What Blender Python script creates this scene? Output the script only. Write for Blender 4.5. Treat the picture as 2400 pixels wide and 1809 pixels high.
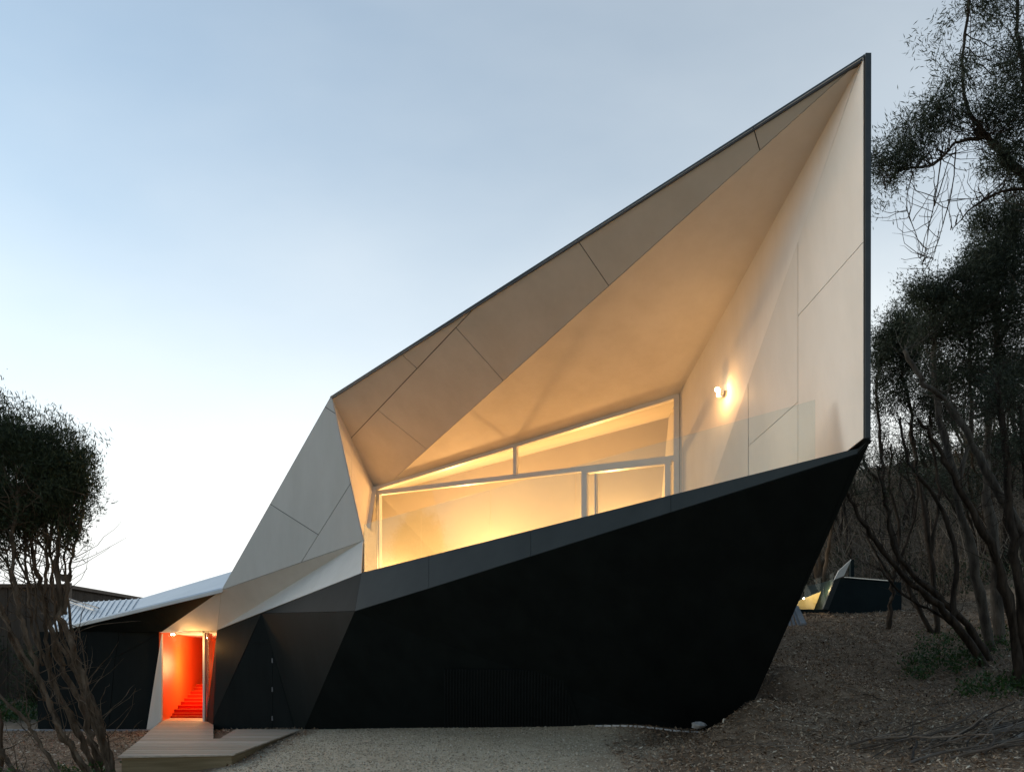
import bpy, math, random
import numpy as np
from mathutils import Vector

# ------------------------------------------------------------------ camera, sky, sun, exposure
for o in list(bpy.data.objects):
    bpy.data.objects.remove(o)
scene = bpy.context.scene
COL = scene.collection
R = math.radians

cam_data = bpy.data.cameras.new('camera')
cam_data.lens = 24.0
cam_data.sensor_width = 36.0
cam_data.shift_y = 0.269
cam_data.clip_end = 3000
cam = bpy.data.objects.new('camera', cam_data)
cam.location = (0, 0, 1.75)
cam.rotation_euler = (R(90), 0, 0)
COL.objects.link(cam)
scene.camera = cam

SUN_ELEV, SUN_AZ = 13.0, -64.0          # degrees above the horizon; degrees to the right of straight ahead (+Y)
world = bpy.data.worlds.new('World')
scene.world = world
world.use_nodes = True
wt = world.node_tree
wt.nodes.clear()
w_out = wt.nodes.new('ShaderNodeOutputWorld')
w_bg = wt.nodes.new('ShaderNodeBackground')
sky = wt.nodes.new('ShaderNodeTexSky')
sky.sky_type = 'NISHITA'
sky.sun_disc = False
sky.sun_elevation = R(SUN_ELEV)
sky.sun_rotation = R(SUN_AZ)
sky.altitude = 20
sky.air_density = 1.0
sky.dust_density = 0.4
sky.ozone_density = 1.6
w_bg.inputs['Strength'].default_value = 0.15
# thin high cloud: brightens and whitens the clear dusk sky towards the horizon, in soft streaks
tc = wt.nodes.new('ShaderNodeTexCoord')
sep = wt.nodes.new('ShaderNodeSeparateXYZ')
wt.links.new(tc.outputs['Generated'], sep.inputs[0])
mp = wt.nodes.new('ShaderNodeMapping')
mp.inputs['Location'].default_value = (.5, 2.2, -3)
mp.inputs['Rotation'].default_value = (R(25), R(10), R(35))
mp.inputs['Scale'].default_value = (1.1, 2.6, 3.0)
wt.links.new(tc.outputs['Generated'], mp.inputs[0])
cn = wt.nodes.new('ShaderNodeTexNoise')
cn.inputs['Scale'].default_value = 1.5
cn.inputs['Detail'].default_value = 5
cn.inputs['Roughness'].default_value = 0.5
wt.links.new(mp.outputs[0], cn.inputs['Vector'])
el = wt.nodes.new('ShaderNodeMapRange')          # 1 at the horizon, 0 high up
el.interpolation_type = 'SMOOTHSTEP'
el.inputs[1].default_value = -0.02
el.inputs[2].default_value = 0.64
el.inputs[3].default_value = 1.0
el.inputs[4].default_value = 0.18
wt.links.new(sep.outputs['Z'], el.inputs[0])
# the cloud is a little denser towards the side where the sun went down
dt = wt.nodes.new('ShaderNodeVectorMath'); dt.operation = 'DOT_PRODUCT'
dt.inputs[1].default_value = (math.sin(R(16)), math.cos(R(16)), 0.0)
wt.links.new(tc.outputs['Generated'], dt.inputs[0])
def wmath(op, a, b=None, clamp=False):
    n = wt.nodes.new('ShaderNodeMath'); n.operation = op; n.use_clamp = clamp
    for i, v in enumerate((a, b)):
        if v is None: continue
        if isinstance(v, (int, float)): n.inputs[i].default_value = v
        else: wt.links.new(v, n.inputs[i])
    return n.outputs[0]
cl_f = wmath('ADD', wmath('ADD', el.outputs[0], wmath('MULTIPLY', wmath('SUBTRACT', cn.outputs['Fac'], 0.5), 0.36)), wmath('MULTIPLY', wmath('SUBTRACT', wmath('MAXIMUM', dt.outputs['Value'], -0.05), 0.35), 0.42), True)
lum = wt.nodes.new('ShaderNodeMapRange')         # the cloud glows on the sunset side and is dim opposite
lum.interpolation_type = 'SMOOTHSTEP'
lum.inputs[1].default_value = -1.0; lum.inputs[2].default_value = 1.0; lum.inputs[3].default_value = 2.3; lum.inputs[4].default_value = 5.8
wt.links.new(dt.outputs['Value'], lum.inputs[0])
cc = wt.nodes.new('ShaderNodeVectorMath'); cc.operation = 'SCALE'; 
tint = wt.nodes.new('ShaderNodeMix'); tint.data_type = 'RGBA'       # faint rosy counter-glow opposite the sunset
tint.inputs[6].default_value = (1.32, 1.0, .70, 1); tint.inputs[7].default_value = (.98, 1.0, .975, 1)
tm = wt.nodes.new('ShaderNodeMapRange'); tm.inputs[1].default_value = -1.0; tm.inputs[2].default_value = -.15
wt.links.new(dt.outputs['Value'], tm.inputs[0]); wt.links.new(tm.outputs[0], tint.inputs[0])
wt.links.new(tint.outputs[2], cc.inputs[0])
wt.links.new(lum.outputs[0], cc.inputs['Scale'])
mixc = wt.nodes.new('ShaderNodeMix'); mixc.data_type = 'RGBA'
wt.links.new(cl_f, mixc.inputs[0])
skt = wt.nodes.new('ShaderNodeVectorMath'); skt.operation = 'MULTIPLY'; skt.inputs[1].default_value = (.87, 1.03, 1.02)
wt.links.new(sky.outputs[0], skt.inputs[0]); wt.links.new(skt.outputs[0], mixc.inputs[6])
wt.links.new(cc.outputs[0], mixc.inputs[7])
wt.links.new(mixc.outputs[2], w_bg.inputs['Color'])
wt.links.new(w_bg.outputs[0], w_out.inputs[0])

sun_data = bpy.data.lights.new('sun', 'SUN')
sun_data.energy = 0.8
sun_data.angle = R(20)
sun_data.color = (1.0, 0.93, 0.85)
sun = bpy.data.objects.new('sun', sun_data)
_d = Vector((math.sin(R(SUN_AZ))*math.cos(R(SUN_ELEV)), math.cos(R(SUN_AZ))*math.cos(R(SUN_ELEV)), math.sin(R(SUN_ELEV))))
sun.rotation_euler = _d.to_track_quat('Z', 'Y').to_euler()
COL.objects.link(sun)

vs = scene.view_settings
vs.view_transform = 'Standard'
vs.look = 'None'
vs.exposure = 0.5
vs.gamma = 1.0
vs.use_curve_mapping = False
scene.cycles.max_bounces = 8
scene.cycles.transparent_max_bounces = 16
scene.cycles.sample_clamp_indirect = 4.0

# ------------------------------------------------------------------ measured geometry, metres (camera foot at the origin, +Y into the scene)
FACETS = {'soffit_outer': {'poly': [(-3.701, 14.0, 7.175), (3.923, 7.6, 8.485), (-2.829, 15.553, 5.794), (-3.204, 15.774, 5.792)],
                  'panels': [[(-3.701, 14.0, 7.175), (-2.059, 12.625, 7.455), (-1.773, 12.779, 7.24), (-3.489, 14.768, 6.577)],
                             [(-2.059, 12.625, 7.455), (-0.569, 11.383, 7.705), (-1.773, 12.779, 7.24)],
                             [(-3.489, 14.768, 6.577), (-2.725, 13.886, 6.87), (-1.781, 14.319, 6.211), (-2.829, 15.553, 5.794), (-3.204, 15.774, 5.792)],
                             [(-2.725, 13.886, 6.87), (-0.97, 11.85, 7.549), (-0.155, 12.404, 6.859), (-1.781, 14.319, 6.211)],
                             [(-0.97, 11.85, 7.549), (-0.569, 11.383, 7.705), (0.97, 10.082, 7.976), (1.485, 10.47, 7.515), (-0.155, 12.404, 6.859)],
                             [(0.97, 10.082, 7.976), (2.972, 8.402, 8.319), (3.109, 8.561, 8.16), (1.485, 10.47, 7.515)], [(2.972, 8.402, 8.319), (3.923, 7.6, 8.485), (3.109, 8.561, 8.16)]]},
 'soffit_inner': {'poly': [(3.923, 7.6, 8.485), (3.173, 12.95, 6.809), (-2.829, 15.553, 5.794)], 'panels': [[(3.923, 7.6, 8.485), (3.173, 12.95, 6.809), (-2.829, 15.553, 5.794)]]},
 'wall_left_face': {'poly': [(-3.701, 14.0, 7.175), (-6.46, 15.2, 3.346), (-2.98, 13.7, 4.173)],
                    'panels': [[(-3.701, 14.0, 7.175), (-3.84, 14.06, 6.988), (-3.613, 13.963, 6.82)],
                               [(-3.84, 14.06, 6.988), (-5.18, 14.643, 5.127), (-4.003, 14.14, 4.375), (-3.265, 13.819, 5.343), (-3.613, 13.963, 6.82)],
                               [(-5.18, 14.643, 5.127), (-6.46, 15.2, 3.346), (-4.411, 14.317, 3.835), (-4.003, 14.14, 4.375)],
                               [(-3.265, 13.819, 5.343), (-4.003, 14.14, 4.375), (-4.411, 14.317, 3.835), (-2.98, 13.7, 4.173)]]},
 'soffit_mid': {'poly': [(-6.46, 15.2, 3.346), (-6.9, 16.0, 2.49), (-2.98, 13.7, 4.173)], 'panels': [[(-6.46, 15.2, 3.346), (-6.9, 16.0, 2.49), (-2.98, 13.7, 4.173)]]},
 'soffit_door': {'poly': [(-8.508, 16.6, 2.487), (-6.9, 16.0, 2.49), (-6.46, 15.2, 3.346)], 'panels': [[(-8.508, 16.6, 2.487), (-6.9, 16.0, 2.49), (-6.46, 15.2, 3.346)]]},
 'sill': {'poly': [(-6.9, 16.0, 2.49), (-2.98, 13.7, 4.173), (-2.86, 13.0, 3.432)], 'panels': [[(-6.9, 16.0, 2.49), (-2.98, 13.7, 4.173), (-2.86, 13.0, 3.432)]]},
 'reveal': {'poly': [(-3.701, 14.0, 7.175), (-3.204, 15.774, 5.792), (-2.98, 13.7, 4.173)],
            'panels': [[(-3.701, 14.0, 7.175), (-3.475, 14.786, 6.537), (-3.261, 13.803, 5.339)], [(-3.475, 14.786, 6.537), (-3.204, 15.774, 5.792), (-2.98, 13.7, 4.173), (-3.261, 13.803, 5.339)]]},
 'parapet': {'poly': [(-2.86, 13.0, 3.432), (-2.89, 12.6, 2.679), (4.216, 8.327, 4.279), (4.238, 8.35, 4.349)],
             'panels': [[(-2.86, 13.0, 3.432), (-2.89, 12.6, 2.679), (-1.42, 11.711, 3.002), (-1.466, 12.089, 3.616)],
                        [(-1.466, 12.089, 3.616), (-1.42, 11.711, 3.002), (0.3, 10.678, 3.392), (0.307, 10.928, 3.847)],
                        [(0.307, 10.928, 3.847), (0.3, 10.678, 3.392), (2.221, 9.525, 3.828), (2.251, 9.655, 4.097)],
                        [(2.251, 9.655, 4.097), (2.221, 9.525, 3.828), (4.216, 8.327, 4.279), (4.238, 8.35, 4.349)]]},
 'hull_a': {'poly': [(-2.89, 12.6, 2.679), (4.165, 12.807, 0.167), (4.216, 8.327, 4.279)], 'panels': [[(-2.89, 12.6, 2.679), (4.165, 12.807, 0.167), (4.216, 8.327, 4.279)]]},
 'hull_b': {'poly': [(-2.89, 12.6, 2.679), (-4.62, 14.84, 0.024), (4.165, 12.807, 0.167)], 'panels': [[(-2.89, 12.6, 2.679), (-4.62, 14.84, 0.024), (4.165, 12.807, 0.167)]]},
 'hull_c': {'poly': [(4.216, 8.327, 4.279), (4.165, 12.807, 0.167), (4.289, 8.17, 4.405)], 'panels': [[(4.216, 8.327, 4.279), (4.165, 12.807, 0.167), (4.289, 8.17, 4.405)]]},
 'hull_d': {'poly': [(4.238, 8.35, 4.349), (4.216, 8.327, 4.279), (4.289, 8.17, 4.405)], 'panels': [[(4.238, 8.35, 4.349), (4.216, 8.327, 4.279), (4.289, 8.17, 4.405)]]},
 'hull_e': {'poly': [(4.238, 8.35, 4.349), (4.289, 8.17, 4.405), (4.233, 8.2, 4.43)], 'panels': [[(4.238, 8.35, 4.349), (4.289, 8.17, 4.405), (4.233, 8.2, 4.43)]]},
 'wall_in': {'poly': [(3.923, 7.6, 8.485), (3.173, 12.95, 6.809), (3.173, 12.95, 3.25)], 'panels': [[(3.923, 7.6, 8.485), (3.173, 12.95, 6.809), (3.173, 12.95, 3.25)]]},
 'wall_right_face': {'poly': [(3.923, 7.6, 8.485), (3.173, 12.95, 3.25), (4.233, 8.2, 4.43)],
                     'panels': [[(3.923, 7.6, 8.485), (3.739, 8.902, 7.23), (3.803, 9.054, 6.328), (4.068, 7.88, 6.591)],
                                [(4.068, 7.88, 6.591), (3.803, 9.054, 6.328), (3.959, 9.427, 4.125), (4.233, 8.2, 4.43)],
                                [(3.739, 8.902, 7.23), (3.55, 10.233, 5.946), (3.613, 10.396, 5.031), (3.879, 9.235, 5.259)],
                                [(3.879, 9.235, 5.259), (3.613, 10.396, 5.031), (3.689, 10.636, 3.825), (3.959, 9.427, 4.125)],
                                [(3.55, 10.233, 5.946), (3.173, 12.95, 3.25), (3.689, 10.636, 3.825)]]},
 'door_reveal': {'poly': [(-6.9, 16.0, 2.49), (-7.458, 16.69, 0.3), (-6.904, 15.78, 0.3), (-6.861, 15.75, 0.46)],
                 'panels': [[(-6.9, 16.0, 2.49), (-7.458, 16.69, 0.3), (-6.904, 15.78, 0.3), (-6.861, 15.75, 0.46)]]},
 'dark_a': {'poly': [(-6.9, 16.0, 2.49), (-6.861, 15.75, 0.46), (-5.471, 14.939, 2.805)], 'panels': [[(-6.9, 16.0, 2.49), (-6.861, 15.75, 0.46), (-5.471, 14.939, 2.805)]]},
 'dark_b': {'poly': [(-5.471, 14.939, 2.805), (-6.861, 15.75, 0.46), (-6.955, 15.842, -0.116), (-4.655, 14.839, 0.002)],
            'panels': [[(-5.471, 14.939, 2.805), (-5.834, 15.154, 2.157), (-5.254, 14.904, 2.151)],
                       [(-5.834, 15.154, 2.157), (-6.861, 15.75, 0.46), (-6.955, 15.842, -0.116), (-5.293, 15.123, -0.093), (-5.21, 14.885, 2.15)],
                       [(-5.214, 14.898, 2.029), (-5.293, 15.123, -0.093), (-4.655, 14.839, 0.002)]]},
 'dark_c': {'poly': [(-5.471, 14.939, 2.805), (-2.89, 12.6, 2.679), (-2.86, 13.0, 3.432)], 'panels': [[(-5.471, 14.939, 2.805), (-2.89, 12.6, 2.679), (-2.86, 13.0, 3.432)]]},
 'dark_d': {'poly': [(-5.471, 14.939, 2.805), (-4.655, 14.839, 0.002), (-4.62, 14.84, 0.024)], 'panels': [[(-5.471, 14.939, 2.805), (-4.655, 14.839, 0.002), (-4.62, 14.84, 0.024)]]},
 'dark_e': {'poly': [(-5.471, 14.939, 2.805), (-4.62, 14.84, 0.024), (-2.89, 12.6, 2.679)], 'panels': [[(-5.471, 14.939, 2.805), (-4.62, 14.84, 0.024), (-2.89, 12.6, 2.679)]]},
 'wing_wall': {'poly': [(-11.665, 16.8, 2.485), (-11.665, 16.8, 0.101), (-8.988, 16.8, 0.08), (-8.621, 16.8, 2.39), (-8.621, 16.8, 2.485)],
               'panels': [[(-11.665, 16.8, 2.485), (-11.665, 16.8, 0.101), (-10.542, 16.8, 0.091), (-10.469, 16.8, 1.446), (-10.447, 16.8, 2.485)],
                          [(-10.447, 16.8, 2.485), (-10.469, 16.8, 1.446), (-9.755, 16.8, 1.845), (-9.649, 16.8, 2.485)],
                          [(-9.649, 16.8, 2.485), (-9.755, 16.8, 1.845), (-8.621, 16.8, 2.464), (-8.621, 16.8, 2.485)],
                          [(-10.469, 16.8, 1.446), (-10.542, 16.8, 0.091), (-9.922, 16.8, 0.086), (-9.755, 16.8, 1.845)],
                          [(-9.755, 16.8, 1.845), (-9.922, 16.8, 0.086), (-8.988, 16.8, 0.08), (-8.621, 16.8, 2.39), (-8.621, 16.8, 2.464)]]},
 'wing_eave': {'poly': [(-8.508, 16.6, 2.487), (-6.46, 15.2, 3.346), (-11.56, 17.0, 2.494)], 'panels': [[(-8.508, 16.6, 2.487), (-6.46, 15.2, 3.346), (-11.56, 17.0, 2.494)]]},
 'white_reveal': {'poly': [(-8.518, 16.62, 2.436), (-8.564, 16.69, 0.31), (-8.851, 16.78, 0.082), (-8.983, 16.79, 0.076)],
                  'panels': [[(-8.518, 16.62, 2.436), (-8.564, 16.69, 0.31), (-8.851, 16.78, 0.082), (-8.983, 16.79, 0.076)]]},
 'wing_roof': {'poly': [(-6.46, 15.2, 3.346), (-7.06, 17.271, 4.038), (-9.635, 17.619, 3.369), (-13.547, 20.943, 3.543), (-11.56, 17.0, 2.494)],
               'panels': [[(-6.46, 15.2, 3.346), (-7.06, 17.271, 4.038), (-9.635, 17.619, 3.369), (-13.547, 20.943, 3.543), (-11.56, 17.0, 2.494)]]}}
PTS = {'A': (-3.701, 14.0, 7.175),
 'T': (3.923, 7.6, 8.485),
 'Bc': (4.233, 8.2, 4.43),
 'K': (-2.829, 15.553, 5.794),
 'wr': (3.173, 12.95, 6.809),
 'C2': (-3.204, 15.774, 5.792),
 'Sx': (-6.46, 15.2, 3.346),
 'C1': (-2.98, 13.7, 4.173),
 'N': (-6.9, 16.0, 2.49),
 'G': (-2.86, 13.0, 3.432),
 'M': (-8.508, 16.6, 2.487),
 'ap': (-5.471, 14.939, 2.805),
 'rv': (-6.861, 15.75, 0.46),
 'Gb': (-2.89, 12.6, 2.679),
 'Hb': (-4.62, 14.84, 0.024),
 'R1': (4.238, 8.35, 4.349),
 'R2': (4.216, 8.327, 4.279),
 'R3': (4.289, 8.17, 4.405),
 'Cf': (3.173, 12.95, 3.25),
 'E': (4.165, 12.807, 0.167),
 'E3': (-11.56, 17.0, 2.494),
 'wall_lamp': (3.45, 10.974, 6.057),
 'vent': (-0.878, 12.539, 2.134),
 'WRr': (-7.06, 17.271, 4.038),
 'WRl': (-13.547, 20.943, 3.543),
 'pipe_a': (-13.848, 21.223, 3.567),
 'pipe_b': (-10.644, 17.467, 2.984),
 'lampdoor': (-8.124, 16.35, 2.384)}
TERRAIN = [(-4.435, 14.6, 0.308), (4.17, 12.4, 0.541), (-4.743, 14.85, 0.302), (-2.652, 14.144, 0.369), (-0.855, 13.685, 0.43), (0.828, 13.254, 0.487), (2.409, 12.85, 0.541), (-6.9, 15.8, 0.16),
 (-13.0, 16.75, 0.08), (-11.0, 16.75, 0.08), (-8.7, 16.75, 0.08), (-6.2, 12.4, 0.1), (-9.0, 13.5, 0.05), (-9.0, 10.5, -0.05), (-13.0, 10.0, 0.0), (-6.0, 10.3, -0.1), (-4.3, 10.4, 0.12),
 (-4.4, 12.5, 0.22), (-4.5, 14.2, 0.27), (-6.0, 7.0, -0.1), (-12.0, 5.0, -0.1), (0.0, 6.0, 0.05), (-3.0, 8.5, 0.05), (-14.0, 22.0, 0.2), (-20.0, 20.0, 0.2), (-20.0, 8.0, 0.0), (-8.0, 22.0, 0.2),
 (-2.0, 22.0, 0.4), (4.0, 4.0, 0.2), (9.0, 4.0, 0.5), (14.0, 6.0, 1.2), (-3.675, 9.8, 0.164), (0.0, 9.6, 0.196), (2.812, 9.0, 0.293), (4.356, 8.2, 0.423), (5.55, 7.4, 0.552), (3.262, 11.6, 0.518),
 (4.054, 11.5, 1.089), (5.119, 13.0, 1.587), (5.25, 12.0, 1.075), (6.8, 13.6, 1.325), (5.062, 10.8, 0.737), (6.25, 10.0, 0.812), (8.25, 11.0, 1.062), (6.779, 17.0, 2.377), (8.978, 18.3, 2.894),
 (10.557, 18.5, 3.045), (10.719, 17.5, 2.625), (9.844, 15.0, 1.844), (10.5, 14.0, 1.837), (8.33, 19.6, 3.134), (9.281, 19.8, 3.111), (8.97, 20.8, 3.284), (10.6, 21.2, 3.247), (12.268, 21.5, 3.43),
 (13.75, 20.0, 3.875), (11.375, 26.0, 5.162), (14.625, 26.0, 5.65), (14.875, 34.0, 10.25), (19.125, 34.0, 10.675), (23.375, 34.0, 11.525), (27.625, 34.0, 12.375), (8.5, 34.0, 8.125)]
BARS = [('head', (-3.159, 15.696, 5.703), (3.173, 12.95, 6.776), 0.075), ('transom', (-3.202, 15.715, 5.61), (3.158, 12.956, 5.605), 0.1), ('jamb', (-3.041, 15.645, 5.563), (-3.041, 15.645, 3.25), 0.085),
 ('jamb', (3.136, 12.966, 6.782), (3.136, 12.966, 3.25), 0.1), ('mullion', (0.089, 14.287, 6.25), (0.089, 14.287, 5.643), 0.075), ('door_stile', (1.471, 13.688, 5.583), (1.471, 13.688, 3.25), 0.11),
 ('door_rail', (1.422, 13.709, 5.554), (3.048, 13.004, 5.554), 0.1), ('door_stile', (2.989, 13.03, 5.529), (2.989, 13.03, 3.25), 0.1),
 ('door_track', (1.691, 13.593, 5.471), (1.691, 13.593, 3.25), 0.03)]
PANES = [[(-3.137, 15.687, 5.652), (0.089, 14.287, 5.616), (0.089, 14.287, 6.242)], [(0.089, 14.287, 6.242), (0.089, 14.287, 5.616), (3.143, 12.963, 5.615), (3.143, 12.963, 6.757)],
 [(-3.041, 15.645, 5.563), (-3.041, 15.645, 3.25), (1.471, 13.688, 3.25), (1.471, 13.688, 5.583)], [(1.471, 13.688, 5.531), (1.471, 13.688, 3.25), (2.989, 13.03, 3.25), (2.989, 13.03, 5.529)]]
GLASS = [[(-2.831, 13.053, 4.372), (-2.831, 13.053, 3.388), (-1.625, 12.262, 3.546), (-1.625, 12.262, 4.498)],
 [(-1.625, 12.262, 4.498), (-1.625, 12.262, 3.546), (-0.357, 11.432, 3.713), (-0.357, 11.432, 4.631)], [(-0.357, 11.432, 4.631), (-0.357, 11.432, 3.713), (0.989, 10.55, 3.889), (0.989, 10.55, 4.772)],
 [(0.989, 10.55, 4.772), (0.989, 10.55, 3.889), (2.406, 9.622, 4.075), (2.406, 9.622, 4.92)], [(2.406, 9.622, 4.92), (2.406, 9.622, 4.075), (3.858, 8.67, 4.266), (3.858, 8.67, 5.072)]]
ROOM = {'rt': (3.944, 17.194, 7.897),
 'rb': (3.559, 17.361, 3.25),
 'lt': (-5.005, 21.076, 6.676),
 'lb': (-5.005, 21.076, 3.25),
 'wl': (-3.18, 15.705, 5.765),
 'wlb': (-3.18, 15.705, 3.25),
 'wr': (3.173, 12.95, 6.809),
 'wrb': (3.173, 12.95, 3.25),
 'K': (-2.829, 15.553, 5.794)}
STEPS = [(-8.821, 17.642, 0.25), (-8.864, 17.818, 0.313), (-8.916, 18.025, 0.398), (-9.013, 18.417, 0.478), (-9.097, 18.756, 0.554), (-9.192, 19.139, 0.632), (-9.301, 19.581, 0.71), (-9.389, 19.937, 0.803),
 (-9.495, 20.365, 0.884), (-9.568, 20.66, 0.975)]
DECK = [(-6.029, 10.45, 0.3), (-4.37, 10.691, 0.3), (-4.523, 14.591, 0.3), (-5.957, 14.73, 0.3), (-5.533, 12.925, 0.3), (-5.655, 12.925, 0.3), (-6.905, 15.782, 0.3), (-7.469, 16.691, 0.3),
 (-8.564, 16.691, 0.3), (-7.57, 14.233, 0.3), (-6.858, 12.541, 0.3)]
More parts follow.
